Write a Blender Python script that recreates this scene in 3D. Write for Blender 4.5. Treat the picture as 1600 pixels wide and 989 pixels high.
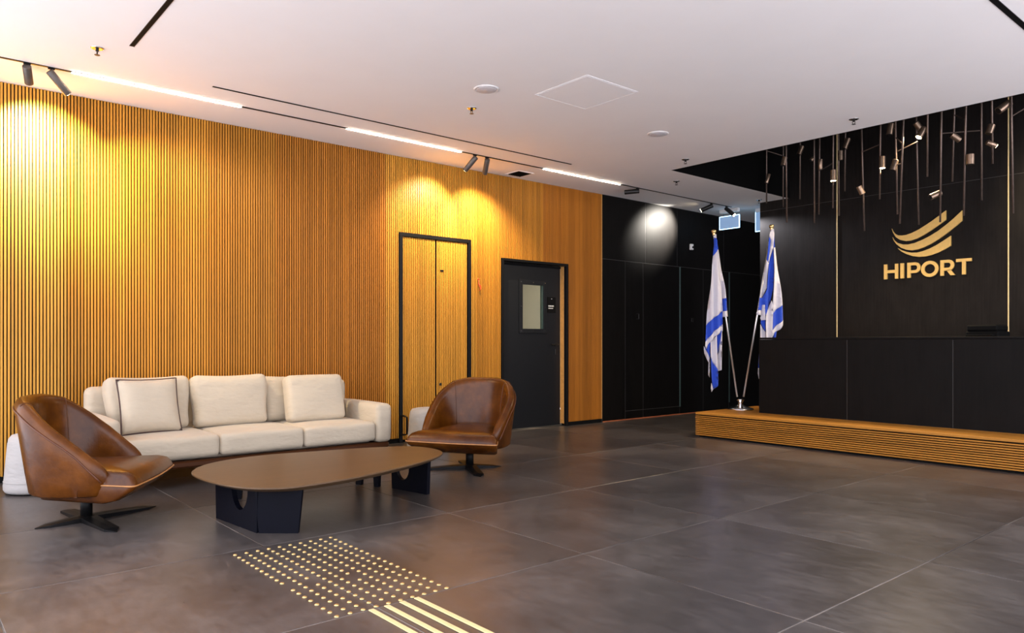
import bpy, math, random
from math import sin, cos, pi, radians
from mathutils import Vector, Matrix
from mathutils.geometry import delaunay_2d_cdt

random.seed(7)
for o in list(bpy.data.objects):
    bpy.data.objects.remove(o, do_unlink=True)
scene = bpy.context.scene
COL = scene.collection

# ------------------------------------------------------------------ camera
cam_d = bpy.data.cameras.new('camera')
cam_d.sensor_width = 36.0
cam_d.lens = 1161.0 * 36.0 / 1600.0
cam_d.shift_y = (534.8 - 494.5) / 1600.0
cam_d.clip_start = 0.05
cam = bpy.data.objects.new('camera', cam_d)
COL.objects.link(cam)
cam.location = (0, 0, 1.088)
cam.rotation_euler = (pi / 2, 0, radians(49.8))
scene.camera = cam

# ------------------------------------------------------------------ world (daylight from the glazed side behind the camera)
world = bpy.data.worlds.new('world')
scene.world = world
world.use_nodes = True
bg = world.node_tree.nodes['Background']
bg.inputs[0].default_value = (0.93, 0.91, 1.0, 1)
bg.inputs[1].default_value = 2.5

# ------------------------------------------------------------------ exposure
vs = scene.view_settings
vs.view_transform = 'Standard'
vs.look = 'None'
vs.gamma = 1.0
vs.use_curve_mapping = False
vs.exposure = 0.57

# tuning of the lamps of the place
LED_STRENGTH = 28.0
SPOT_WARM = (1.0, 0.78, 0.47)
SPOT_POWER = 110.0
PENDANT_POWER = 100.0

# ------------------------------------------------------------------ materials
MATS = {}


def new_mat(name):
    m = bpy.data.materials.new(name)
    m.use_nodes = True
    nt = m.node_tree
    b = nt.nodes['Principled BSDF']
    return m, nt, b


def coords(nt, scale=(1, 1, 1), kind='Object', randomize=False):
    tc = nt.nodes.new('ShaderNodeTexCoord')
    mp = nt.nodes.new('ShaderNodeMapping')
    mp.inputs['Scale'].default_value = scale
    nt.links.new(tc.outputs[kind], mp.inputs['Vector'])
    if randomize:
        oi = nt.nodes.new('ShaderNodeObjectInfo')
        mul = nt.nodes.new('ShaderNodeMath')
        mul.operation = 'MULTIPLY'
        mul.inputs[1].default_value = 37.0
        nt.links.new(oi.outputs['Random'], mul.inputs[0])
        nt.links.new(mul.outputs[0], mp.inputs['Location'])
    return mp


def noise(nt, vec, scale, detail=4, rough=0.55):
    n = nt.nodes.new('ShaderNodeTexNoise')
    n.inputs['Scale'].default_value = scale
    n.inputs['Detail'].default_value = detail
    n.inputs['Roughness'].default_value = rough
    nt.links.new(vec.outputs[0], n.inputs['Vector'])
    return n


def ramp(nt, src, stops):
    r = nt.nodes.new('ShaderNodeValToRGB')
    el = r.color_ramp.elements
    while len(el) < len(stops):
        el.new(0.5)
    for e, (p, c) in zip(el, stops):
        e.position = p
        e.color = (c[0], c[1], c[2], 1)
    nt.links.new(src, r.inputs[0])
    return r


def bump(nt, b, src, strength, dist=0.01):
    bp = nt.nodes.new('ShaderNodeBump')
    bp.inputs['Strength'].default_value = strength
    bp.inputs['Distance'].default_value = dist
    nt.links.new(src, bp.inputs['Height'])
    nt.links.new(bp.outputs[0], b.inputs['Normal'])
    return bp


def simple(name, col, rough=0.5, metal=0.0, var=0.12, nscale=30, bmp=0.0, spec=0.5, coat=0.0):
    m, nt, b = new_mat(name)
    mp = coords(nt)
    n = noise(nt, mp, nscale)
    lo = [c * (1 - var) for c in col]
    hi = [min(1, c * (1 + var)) for c in col]
    r = ramp(nt, n.outputs['Fac'], [(0.3, lo), (0.7, hi)])
    nt.links.new(r.outputs[0], b.inputs['Base Color'])
    b.inputs['Roughness'].default_value = rough
    b.inputs['Metallic'].default_value = metal
    b.inputs['Specular IOR Level'].default_value = spec
    b.inputs['Coat Weight'].default_value = coat
    if bmp:
        bump(nt, b, n.outputs['Fac'], bmp, 0.004)
    MATS[name] = m
    return m


def emission(name, col, strength):
    m, nt, b = new_mat(name)
    b.inputs['Base Color'].default_value = (0.8, 0.8, 0.8, 1)
    b.inputs['Emission Color'].default_value = (*col, 1)
    b.inputs['Emission Strength'].default_value = strength
    MATS[name] = m
    return m


def wood(name, base, grain_axis='z', tone=True, rough=0.45, scale=1.0, spec=0.5):
    m, nt, b = new_mat(name)
    b.inputs['Specular IOR Level'].default_value = spec
    sc = {'x': (1.2, 40, 40), 'y': (40, 1.2, 40), 'z': (40, 40, 1.2)}[grain_axis]
    mp = coords(nt, tuple(s * scale for s in sc), randomize=True)
    n = noise(nt, mp, 2.0, 5, 0.6)
    r = ramp(nt, n.outputs['Fac'], [(0.25, [c * 0.78 for c in base]), (0.5, base), (0.78, [min(1, c * 1.16) for c in base])])
    # small dark knots, as bamboo nodes
    mp2 = coords(nt, {'x': (9, 60, 60), 'y': (60, 9, 60), 'z': (60, 60, 9)}[grain_axis], randomize=True)
    n2 = noise(nt, mp2, 1.6, 2, 0.5)
    k = ramp(nt, n2.outputs['Fac'], [(0.68, (1, 1, 1)), (0.78, (0.6, 0.55, 0.5))])
    mx = nt.nodes.new('ShaderNodeMixRGB')
    mx.blend_type = 'MULTIPLY'
    mx.inputs[0].default_value = 0.25
    nt.links.new(r.outputs[0], mx.inputs[1])
    nt.links.new(k.outputs[0], mx.inputs[2])
    out = mx.outputs[0]
    if tone:
        oi = nt.nodes.new('ShaderNodeObjectInfo')
        mt = nt.nodes.new('ShaderNodeMixRGB')
        mt.blend_type = 'MULTIPLY'
        mt.inputs[0].default_value = 1.0
        nt.links.new(out, mt.inputs[1])
        nt.links.new(oi.outputs['Color'], mt.inputs[2])
        out = mt.outputs[0]
    nt.links.new(out, b.inputs['Base Color'])
    b.inputs['Roughness'].default_value = rough
    bump(nt, b, n.outputs['Fac'], 0.01, 0.001)
    MATS[name] = m
    return m


def floor_tile_mat():
    m, nt, b = new_mat('floor_tile')
    mp = coords(nt, (1, 1, 1), randomize=True)
    n = noise(nt, mp, 1.6, 7, 0.62)
    mp2 = coords(nt, (1.0, 3.0, 1.0), randomize=True)
    n2 = noise(nt, mp2, 9.0, 6, 0.7)
    mxn = nt.nodes.new('ShaderNodeMixRGB')
    mxn.inputs[0].default_value = 0.35
    nt.links.new(n.outputs['Fac'], mxn.inputs[1])
    nt.links.new(n2.outputs['Fac'], mxn.inputs[2])
    r = ramp(nt, mxn.outputs[0], [(0.36, (0.043, 0.037, 0.035)), (0.50, (0.072, 0.063, 0.060)), (0.66, (0.125, 0.112, 0.106))])
    oi = nt.nodes.new('ShaderNodeObjectInfo')
    mt = nt.nodes.new('ShaderNodeMixRGB')
    mt.blend_type = 'MULTIPLY'
    mt.inputs[0].default_value = 1.0
    nt.links.new(r.outputs[0], mt.inputs[1])
    nt.links.new(oi.outputs['Color'], mt.inputs[2])
    nt.links.new(mt.outputs[0], b.inputs['Base Color'])
    rr = nt.nodes.new('ShaderNodeMapRange')
    rr.inputs['To Min'].default_value = 0.22
    rr.inputs['To Max'].default_value = 0.42
    nt.links.new(n2.outputs['Fac'], rr.inputs['Value'])
    nt.links.new(rr.outputs[0], b.inputs['Roughness'])
    bump(nt, b, n2.outputs['Fac'], 0.05, 0.003)
    MATS['floor_tile'] = m


def fabric_mat(name, col):
    m, nt, b = new_mat(name)
    mp = coords(nt)
    n = noise(nt, mp, 420, 2, 0.5)
    mpw = coords(nt, (1.0, 1.0, 2.2), randomize=True)
    nw = noise(nt, mpw, 4.5, 3, 0.5)
    add = nt.nodes.new('ShaderNodeMath')
    add.operation = 'MULTIPLY_ADD'
    add.inputs[1].default_value = 0.03
    nt.links.new(n.outputs['Fac'], add.inputs[0])
    nt.links.new(nw.outputs['Fac'], add.inputs[2])
    r = ramp(nt, n.outputs['Fac'], [(0.3, [c * 0.94 for c in col]), (0.7, col)])
    nt.links.new(r.outputs[0], b.inputs['Base Color'])
    b.inputs['Roughness'].default_value = 0.9
    b.inputs['Sheen Weight'].default_value = 0.15
    bump(nt, b, add.outputs[0], 0.55, 0.035)
    MATS[name] = m


def leather_mat():
    m, nt, b = new_mat('leather')
    mp = coords(nt, (1, 1, 1), randomize=True)
    n = noise(nt, mp, 5.0, 5, 0.6)
    nf = noise(nt, mp, 160.0, 3, 0.6)
    r = ramp(nt, n.outputs['Fac'], [(0.3, (0.042, 0.010, 0.0008)), (0.52, (0.085, 0.024, 0.0015)), (0.75, (0.15, 0.046, 0.004))])
    nt.links.new(r.outputs[0], b.inputs['Base Color'])
    b.inputs['Roughness'].default_value = 0.27
    b.inputs['Specular IOR Level'].default_value = 0.30
    add = nt.nodes.new('ShaderNodeMath')
    add.operation = 'MULTIPLY_ADD'
    add.inputs[1].default_value = 0.05
    nt.links.new(nf.outputs['Fac'], add.inputs[0])
    nt.links.new(n.outputs['Fac'], add.inputs[2])
    bump(nt, b, add.outputs[0], 0.25, 0.015)
    MATS['leather'] = m


def black_panel_mat(name='black_panel', k=1.0):
    m, nt, b = new_mat(name)
    mp = coords(nt, (1.2, 1.2, 0.5), randomize=True)
    n = noise(nt, mp, 7.0, 6, 0.65)
    mp2 = coords(nt, (60, 60, 2.0), randomize=True)
    n2 = noise(nt, mp2, 1.0, 4, 0.6)
    mxn = nt.nodes.new('ShaderNodeMixRGB')
    mxn.inputs[0].default_value = 0.5
    nt.links.new(n.outputs['Fac'], mxn.inputs[1])
    nt.links.new(n2.outputs['Fac'], mxn.inputs[2])
    r = ramp(nt, mxn.outputs[0], [(0.3, (0.0022 * k, 0.0018 * k, 0.0016 * k)), (0.7, (0.0062 * k, 0.0052 * k, 0.0048 * k))])
    nt.links.new(r.outputs[0], b.inputs['Base Color'])
    b.inputs['Roughness'].default_value = 0.55
    b.inputs['Specular IOR Level'].default_value = 0.12
    bump(nt, b, n2.outputs['Fac'], 0.06, 0.002)
    MATS[name] = m


wood('slat_wood', (0.49, 0.222, 0.028), spec=0.2)
wood('plinth_wood', (0.46, 0.20, 0.030), 'x', spec=0.25)
wood('dark_wood', (0.065, 0.021, 0.006), 'y', tone=False, spec=0.2)
wood('table_wood', (0.105, 0.060, 0.028), 'y', tone=False, rough=0.38, scale=0.25)
floor_tile_mat()
fabric_mat('cream_fabric', (0.52, 0.45, 0.34))
fabric_mat('white_fabric', (0.43, 0.42, 0.41))
fabric_mat('flag_white', (0.56, 0.54, 0.60))
fabric_mat('flag_blue', (0.010, 0.055, 0.46))
leather_mat()
black_panel_mat()
black_panel_mat('logo_panel', 2.6)
simple('ceiling_paint', (0.90, 0.885, 0.88), 0.9, var=0.01, nscale=3, bmp=0.02)
m, nt, b = new_mat('grout')
_n = noise(nt, coords(nt), 1.1, 3)
_r = ramp(nt, _n.outputs['Fac'], [(0.42, (0.030, 0.024, 0.021)), (0.62, (0.26, 0.23, 0.20))])
nt.links.new(_r.outputs[0], b.inputs['Base Color'])
b.inputs['Roughness'].default_value = 0.8
MATS['grout'] = m
simple('black_backing', (0.005, 0.005, 0.005), 0.8, spec=0.1)
simple('black_metal', (0.005, 0.005, 0.0055), 0.42, spec=0.15)
simple('void_black', (0.003, 0.003, 0.003), 0.85, spec=0.08)
simple('dark_metal', (0.025, 0.024, 0.024), 0.35, metal=0.6)
simple('navy_leg', (0.0015, 0.002, 0.006), 0.55, spec=0.12)
simple('spot_metal', (0.10, 0.085, 0.075), 0.4, metal=0.3)
simple('bronze', (0.34, 0.24, 0.17), 0.32, metal=0.8, var=0.25)
simple('bronze_rod', (0.15, 0.11, 0.09), 0.4, metal=0.6, var=0.2)
simple('brass', (0.78, 0.56, 0.24), 0.28, metal=0.85, var=0.15)
simple('brass_matte', (0.86, 0.68, 0.34), 0.5, metal=0.15, var=0.06)
simple('gold_sign', (0.80, 0.53, 0.16), 0.45, metal=0.25, var=0.05)
simple('chrome', (0.80, 0.80, 0.81), 0.2, metal=1.0, var=0.02)
simple('pole_metal', (0.72, 0.71, 0.70), 0.3, metal=0.8, var=0.03)
simple('piping_brown', (0.045, 0.015, 0.010), 0.5)
simple('piping_tan', (0.42, 0.19, 0.06), 0.4)
simple('piping_dark', (0.10, 0.03, 0.010), 0.4)
simple('white_plastic', (0.82, 0.81, 0.80), 0.5, var=0.02)
simple('speaker_grille', (0.62, 0.61, 0.64), 0.6, var=0.05, nscale=300)
simple('door_paint', (0.005, 0.006, 0.008), 0.45, spec=0.3, var=0.1)
simple('jamb_wood', (0.52, 0.26, 0.07), 0.5)
simple('room_wall', (0.62, 0.56, 0.47), 0.9, var=0.03)
simple('orange_cord', (0.75, 0.10, 0.02), 0.5)
simple('copper_strip', (0.42, 0.13, 0.05), 0.5)
simple('sign_white', (0.75, 0.75, 0.70), 0.6)
simple('joint_grey', (0.045, 0.042, 0.040), 0.5)
simple('edge_green', (0.045, 0.075, 0.070), 0.3)
m, nt, b = new_mat('glass')
b.inputs['Base Color'].default_value = (0.85, 0.95, 0.92, 1)
b.inputs['Transmission Weight'].default_value = 1.0
b.inputs['Roughness'].default_value = 0.05
b.inputs['IOR'].default_value = 1.2
MATS['glass'] = m
m, nt, b = new_mat('acrylic')
b.inputs['Base Color'].default_value = (0.28, 0.38, 0.52, 1)
b.inputs['Roughness'].default_value = 0.25
b.inputs['Emission Color'].default_value = (0.25, 0.42, 0.7, 1)
b.inputs['Emission Strength'].default_value = 0.35
MATS['acrylic'] = m
emission('led_white', (1.0, 0.86, 0.68), LED_STRENGTH)
emission('lamp_glow', (1.0, 0.72, 0.32), 60.0)
emission('spot_lens', (1.0, 0.80, 0.5), 30.0)
emission('acrylic_edge', (0.42, 0.75, 1.0), 2.6)


# ------------------------------------------------------------------ mesh helpers
class MB:
    def __init__(self):
        self.v, self.f, self.mi = [], [], []

    def add(self, verts, faces, mi=0):
        n = len(self.v)
        self.v += [tuple(p) for p in verts]
        self.f += [tuple(i + n for i in f) for f in faces]
        self.mi += [mi] * len(faces)
        return self

    def box(self, x0, x1, y0, y1, z0, z1, mi=0):
        v = [(x0, y0, z0), (x1, y0, z0), (x1, y1, z0), (x0, y1, z0), (x0, y0, z1), (x1, y0, z1), (x1, y1, z1), (x0, y1, z1)]
        f = [(0, 3, 2, 1), (4, 5, 6, 7), (0, 1, 5, 4), (1, 2, 6, 5), (2, 3, 7, 6), (3, 0, 4, 7)]
        return self.add(v, f, mi)

    def bbox(self, x0, x1, y0, y1, z0, z1, c=0.003, mi=0):
        """box with chamfered edges"""
        n = len(self.v)
        X, Y, Z = (x0, x1), (y0, y1), (z0, z1)
        vs_ = {}
        verts = []
        for i in (0, 1):
            for j in (0, 1):
                for k in (0, 1):
                    dx, dy, dz = (c if i == 0 else -c), (c if j == 0 else -c), (c if k == 0 else -c)
                    vs_[(i, j, k, 0)] = len(verts)
                    verts.append((X[i], Y[j] + dy, Z[k] + dz))
                    vs_[(i, j, k, 1)] = len(verts)
                    verts.append((X[i] + dx, Y[j], Z[k] + dz))
                    vs_[(i, j, k, 2)] = len(verts)
                    verts.append((X[i] + dx, Y[j] + dy, Z[k]))
        fs = []
        for i in (0, 1):
            q = [vs_[(i, 0, 0, 0)], vs_[(i, 1, 0, 0)], vs_[(i, 1, 1, 0)], vs_[(i, 0, 1, 0)]]
            fs.append(q if i else q[::-1])
        for j in (0, 1):
            q = [vs_[(0, j, 0, 1)], vs_[(0, j, 1, 1)], vs_[(1, j, 1, 1)], vs_[(1, j, 0, 1)]]
            fs.append(q if j else q[::-1])
        for k in (0, 1):
            q = [vs_[(0, 0, k, 2)], vs_[(1, 0, k, 2)], vs_[(1, 1, k, 2)], vs_[(0, 1, k, 2)]]
            fs.append(q if k else q[::-1])
        for i in (0, 1):
            for j in (0, 1):
                fs.append([vs_[(i, j, 0, 0)], vs_[(i, j, 1, 0)], vs_[(i, j, 1, 1)], vs_[(i, j, 0, 1)]])
                fs.append([vs_[(i, 0, j, 0)], vs_[(i, 1, j, 0)], vs_[(i, 1, j, 2)], vs_[(i, 0, j, 2)]])
                fs.append([vs_[(0, i, j, 1)], vs_[(1, i, j, 1)], vs_[(1, i, j, 2)], vs_[(0, i, j, 2)]])
        for i in (0, 1):
            for j in (0, 1):
                for k in (0, 1):
                    fs.append([vs_[(i, j, k, 0)], vs_[(i, j, k, 1)], vs_[(i, j, k, 2)]])
        return self.add(verts, fs, mi)

    def prism(self, poly, fn, a, b_, mi=0):
        """poly: 2D outline, fn(u,v,w)->xyz, extruded from w=a to w=b"""
        n = len(poly)
        v = [fn(u, w_, a) for u, w_ in poly] + [fn(u, w_, b_) for u, w_ in poly]
        f = [tuple(range(n))[::-1], tuple(range(n, 2 * n))]
        f += [(i, (i + 1) % n, n + (i + 1) % n, n + i) for i in range(n)]
        return self.add(v, f, mi)

    def loft(self, rings, cap0=True, cap1=True, closed=True, mi=0):
        n = len(rings[0])
        v = [p for r in rings for p in r]
        f = []
        for k in range(len(rings) - 1):
            for i in range(n if closed else n - 1):
                j = (i + 1) % n
                f.append((k * n + i, k * n + j, (k + 1) * n + j, (k + 1) * n + i))
        if cap0:
            f.append(tuple(range(n))[::-1])
        if cap1:
            m_ = (len(rings) - 1) * n
            f.append(tuple(range(m_, m_ + n)))
        return self.add(v, f, mi)

    def lathe(self, prof, c=(0, 0, 0), n=32, mi=0):
        rings = [[(c[0] + r * cos(2 * pi * i / n), c[1] + r * sin(2 * pi * i / n), c[2] + z) for i in range(n)] for r, z in prof]
        return self.loft(rings, True, True, True, mi)

    def tube(self, path, r, n=8, closed=False, mi=0):
        P = [Vector(p) for p in path]
        N = len(P)
        rings = []
        ref = None
        for i in range(N):
            a = P[(i - 1) % N] if (closed or i > 0) else P[i]
            c = P[(i + 1) % N] if (closed or i < N - 1) else P[i]
            t = (c - a)
            if t.length < 1e-9:
                t = Vector((0, 0, 1))
            t.normalize()
            if ref is None:
                ref = Vector((0, 0, 1)) if abs(t.z) < 0.9 else Vector((1, 0, 0))
            u = ref - t * ref.dot(t)
            u.normalize()
            ref = u
            w = t.cross(u)
            rr = r[i] if isinstance(r, (list, tuple)) else r
            rings.append([tuple(P[i] + (u * cos(2 * pi * k / n) + w * sin(2 * pi * k / n)) * rr) for k in range(n)])
        if closed:
            rings.append(rings[0])
            return self.loft(rings, False, False, True, mi)
        return self.loft(rings, True, True, True, mi)

    def rod(self, a, b_, r, n=10, mi=0):
        return self.tube([a, b_], r, n, False, mi)

    def mesh(self, name, mats, smooth=False):
        me = bpy.data.meshes.new(name)
        me.from_pydata(self.v, [], self.f)
        for m_ in (mats if isinstance(mats, (list, tuple)) else [mats]):
            me.materials.append(MATS[m_])
        if any(self.mi):
            me.polygons.foreach_set('material_index', self.mi)
        if smooth:
            me.polygons.foreach_set('use_smooth', [True] * len(me.polygons))
        me.validate()
        me.update()
        return me

    def build(self, name, mats, parent=None, smooth=False, recalc=True):
        me = self.mesh(name, mats, smooth)
        if recalc:
            import bmesh
            bm = bmesh.new()
            bm.from_mesh(me)
            bmesh.ops.recalc_face_normals(bm, faces=bm.faces)
            bm.to_mesh(me)
            bm.free()
        o = bpy.data.objects.new(name, me)
        COL.objects.link(o)
        if parent:
            o.parent = parent
        return o


def smooth_by_angle(o, deg=40):
    import bmesh
    bm = bmesh.new()
    bm.from_mesh(o.data)
    for f in bm.faces:
        f.smooth = True
    lim = radians(deg)
    for e in bm.edges:
        if len(e.link_faces) == 2 and e.calc_face_angle(0) > lim:
            e.smooth = False
    bm.to_mesh(o.data)
    bm.free()
    return o


def tag(o, label=None, cat=None, group=None, kind=None):
    if label:
        o['label'] = label
    if cat:
        o['category'] = cat
    if group:
        o['group'] = group
    if kind:
        o['kind'] = kind
    return o


def empty(name, loc=(0, 0, 0), rz=0.0):
    o = bpy.data.objects.new(name, None)
    COL.objects.link(o)
    o.location = loc
    o.rotation_euler = (0, 0, rz)
    o.empty_display_size = 0.1
    return o


def inst(name, mesh, parent=None, loc=(0, 0, 0), rot=(0, 0, 0), color=None):
    o = bpy.data.objects.new(name, mesh)
    COL.objects.link(o)
    o.location = loc
    o.rotation_euler = rot
    if parent:
        o.parent = parent
    if color:
        o.color = (*color, 1)
    return o


def rbox_data(hx, hy, hz, r, puff=(0, 0, 0), seg=4, mid=6, fn=None):
    """rounded box with pillowy faces; returns verts, faces"""
    def axis(h):
        a = [-h + r * (1 - cos(k / seg * pi / 2)) for k in range(seg)]
        inner = [(-h + r) + (2 * (h - r)) * k / mid for k in range(mid + 1)]
        return a + inner + [-t for t in a[::-1]]
    ax, ay, az = axis(hx), axis(hy), axis(hz)
    H = (hx, hy, hz)
    idx, verts, faces = {}, [], []

    def vert(i, j, k):
        key = (i, j, k)
        if key in idx:
            return idx[key]
        p = [ax[i], ay[j], az[k]]
        inn = [max(-(h - r), min(h - r, c)) for c, h in zip(p, H)]
        d = Vector([c - q for c, q in zip(p, inn)])
        # corner zones: project on the rounded surface
        if d.length > 1e-9:
            d.normalize()
        q = Vector(inn) + d * r
        u, v, w = q.x / hx, q.y / hy, q.z / hz
        fx = max(0, (1 - v * v)) * max(0, (1 - w * w))
        fy = max(0, (1 - u * u)) * max(0, (1 - w * w))
        fz = max(0, (1 - u * u)) * max(0, (1 - v * v))
        q = Vector((q.x + puff[0] * fx ** 0.7 * u, q.y + puff[1] * fy ** 0.7 * v, q.z + puff[2] * fz ** 0.7 * w))
        if fn:
            q = fn(q, u, v, w)
        idx[key] = len(verts)
        verts.append(tuple(q))
        return idx[key]
    nx, ny, nz = len(ax) - 1, len(ay) - 1, len(az) - 1
    for i in range(nx):
        for j in range(ny):
            for k, rev in ((0, True), (nz, False)):
                q = (vert(i, j, k), vert(i + 1, j, k), vert(i + 1, j + 1, k), vert(i, j + 1, k))
                faces.append(q[::-1] if rev else q)
    for i in range(nx):
        for k in range(nz):
            for j, rev in ((0, False), (ny, True)):
                q = (vert(i, j, k), vert(i + 1, j, k), vert(i + 1, j, k + 1), vert(i, j, k + 1))
                faces.append(q[::-1] if rev else q)
    for j in range(ny):
        for k in range(nz):
            for i, rev in ((0, True), (nx, False)):
                q = (vert(i, j, k), vert(i, j + 1, k), vert(i, j + 1, k + 1), vert(i, j, k + 1))
                faces.append(q[::-1] if rev else q)
    return verts, faces


def rbox(name, mat, parent, c, h, r, puff=(0, 0, 0), rot=(0, 0, 0), seg=4, mid=6, fn=None):
    v, f = rbox_data(h[0], h[1], h[2], r, puff, seg, mid, fn)
    o = MB().add(v, f).build(name, mat, parent, smooth=True, recalc=False)
    o.location = c
    o.rotation_euler = rot
    return o


def catmull(pts, n=10, closed=True):
    out = []
    N = len(pts)
    for i in range(N if closed else N - 1):
        g = lambda k: Vector(pts[k % N]) if closed else Vector(pts[max(0, min(N - 1, k))])
        p0, p1, p2, p3 = g(i - 1), g(i), g(i + 1), g(i + 2)
        for s in range(n):
            t = s / n
            out.append(0.5 * ((2 * p1) + (p2 - p0) * t + (2 * p0 - 5 * p1 + 4 * p2 - p3) * t * t + (3 * p1 - p0 - 3 * p2 + p3) * t ** 3))
    if not closed:
        out.append(Vector(pts[-1]))
    return out


# ------------------------------------------------------------------ dimensions of the place
WX = -6.92          # face of the slatted wall
CZ = 3.10           # ceiling
XR, YF = 1.0, -0.8  # how far ceiling and walls reach towards and past the camera
XFL, YFL = 0.5, -0.35  # floor cut short out of view so world light from below brightens the ceiling
YB = 12.6           # end of the corridor
HX0, HY0 = -5.44, 7.03   # corner of the ceiling void
LY = 9.65           # face of the logo wall
LX0 = -5.88         # its free end
VZ = 4.5            # ceiling of the void

# ------------------------------------------------------------------ floor
fl = MB().box(WX - 0.3, XFL, YFL, YB, -0.08, -0.0012).build('floor', 'grout')
tag(fl, kind='structure')
T = 1.2
g = 0.0026
tile_me = MB().bbox(-T / 2 + g, T / 2 - g, -T / 2 + g, T / 2 - g, -0.014, 0.0, 0.0015).mesh('floor_tile', 'floor_tile')
tx0, ty0 = -2.681, 2.745
edge_tiles = {}
for i in range(-4, 5):
    for j in range(-4, 9):
        x0, y0 = tx0 + i * T, ty0 + j * T
        if x0 + T <= WX + 0.02 or x0 >= XFL - 0.3 or y0 + T <= YFL + 0.3 or y0 >= YB:
            continue
        t = random.uniform(0.86, 1.12)
        w = random.uniform(-0.02, 0.02)
        colr = (t * (1 + w), t, t * (1 - w))
        if x0 < WX - 0.28:
            # cut tile along the wall
            key = 'cut'
            if key not in edge_tiles:
                xa = WX - 0.02 - (x0 + T / 2)
                edge_tiles[key] = MB().bbox(xa, T / 2 - g, -T / 2 + g, T / 2 - g, -0.014, 0.0, 0.0015).mesh('floor_tile_cut', 'floor_tile')
            inst('floor_tile', edge_tiles[key], fl, (x0 + T / 2, y0 + T / 2, 0), (0, 0, 0), colr)
        else:
            inst('floor_tile', tile_me, fl, (x0 + T / 2, y0 + T / 2, 0), (0, 0, 0), colr)

# ------------------------------------------------------------------ ceiling with the rectangular void over the desk
ce = MB()
th = 0.12
ce.box(WX - 0.3, HX0, YF, YB, CZ, CZ + th)
ce.box(HX0, XR, YF, HY0, CZ, CZ + th)
ce.box(HX0, XR, LY + 0.2, YB, CZ, CZ + th)
ceiling = ce.build('ceiling', 'ceiling_paint')
tag(ceiling, kind='structure')
vm = MB()
vm.box(HX0, HX0 + 0.02, HY0, LY - 0.001, CZ + 0.001, VZ)          # left cheek
vm.box(HX0 + 0.0201, XR, HY0, HY0 + 0.02, CZ + 0.001, VZ)         # front cheek
vm.box(HX0 - 0.04, XR, HY0 - 0.04, LY + 0.2, VZ, VZ + 0.05)      # lid
void = vm.build('ceiling_void', 'void_black')
tag(void, kind='structure')

# ------------------------------------------------------------------ slatted wall on the left
wl = MB()
D1 = (4.25, 5.218, 2.28)      # cupboard door opening y0,y1,top
D2 = (5.686, 6.803, 2.106)    # dark door opening
BX = WX - 0.020
wl.box(BX - 0.10, BX, YF, D1[0], 0, CZ)
wl.box(BX - 0.10, BX, D1[1], D2[0], 0, CZ)
wl.box(BX - 0.10, BX, D2[1], 7.44, 0, CZ)
wl.box(BX - 0.10, BX, D1[0], D1[1], D1[2], CZ)
wl.box(BX - 0.10, BX, D2[0], D2[1], D2[2], CZ)
wl.box(BX - 0.10, BX - 0.05, D1[0], D1[1], 0, D1[2])
wall_left = wl.build('wall_left', 'black_backing')
tag(wall_left, kind='structure')
PITCH = 0.0238
SW = 0.0152


def slat_mesh(z0, z1, nm):
    return MB().bbox(-0.020, 0.0, -SW / 2, SW / 2, z0, z1, 0.0022).mesh(nm, 'slat_wood')


ZB = 0.05
sl_full = slat_mesh(ZB, CZ - 0.002, 'slat_full')
sl_d1 = slat_mesh(D1[2], CZ - 0.002, 'slat_over_cupboard')
sl_d2 = slat_mesh(D2[2], CZ - 0.002, 'slat_over_door')
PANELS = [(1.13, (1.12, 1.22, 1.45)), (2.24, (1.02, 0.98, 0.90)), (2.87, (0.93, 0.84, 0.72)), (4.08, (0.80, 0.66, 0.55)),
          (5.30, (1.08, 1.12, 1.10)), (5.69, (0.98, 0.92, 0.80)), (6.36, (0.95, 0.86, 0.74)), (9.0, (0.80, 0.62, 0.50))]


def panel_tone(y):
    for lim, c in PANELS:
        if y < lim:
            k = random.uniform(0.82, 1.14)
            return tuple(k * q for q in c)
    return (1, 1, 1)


far_slats = MB()
i = 0
while True:
    y = 7.428 - i * PITCH
    i += 1
    if y < YF + 0.02:
        break
    if y < 0.58:
        far_slats.bbox(-0.020, 0.0, y - SW / 2, y + SW / 2, ZB, CZ - 0.002, 0.0022)
        continue
    me = sl_full
    if D1[0] - 0.005 < y < D1[1] + 0.005:
        me = sl_d1
    elif D2[0] - 0.005 < y < D2[1] + 0.005:
        me = sl_d2
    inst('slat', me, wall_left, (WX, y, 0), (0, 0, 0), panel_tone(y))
fs = far_slats.build('slat_row', 'slat_wood', wall_left)
fs.location = (WX, 0, 0)
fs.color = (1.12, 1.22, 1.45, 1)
fs['kind'] = 'stuff'
# black plinth below the slats and a closing edge at the far end
bb = MB()
bb.box(BX, WX - 0.006, YF, D1[0], 0, ZB - 0.002)
bb.box(BX, WX - 0.006, D1[1], D2[0], 0, ZB - 0.002)
bb.box(BX, WX - 0.006, D2[1], 7.44, 0, ZB - 0.002)
tag(bb.build('baseboard_left', 'black_backing'), kind='structure')
ed = MB().bbox(BX - 0.1, WX + 0.001, 7.4402, 7.452, ZB, CZ - 0.002, 0.001).build('end_strip', 'jamb_wood', wall_left)

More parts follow.
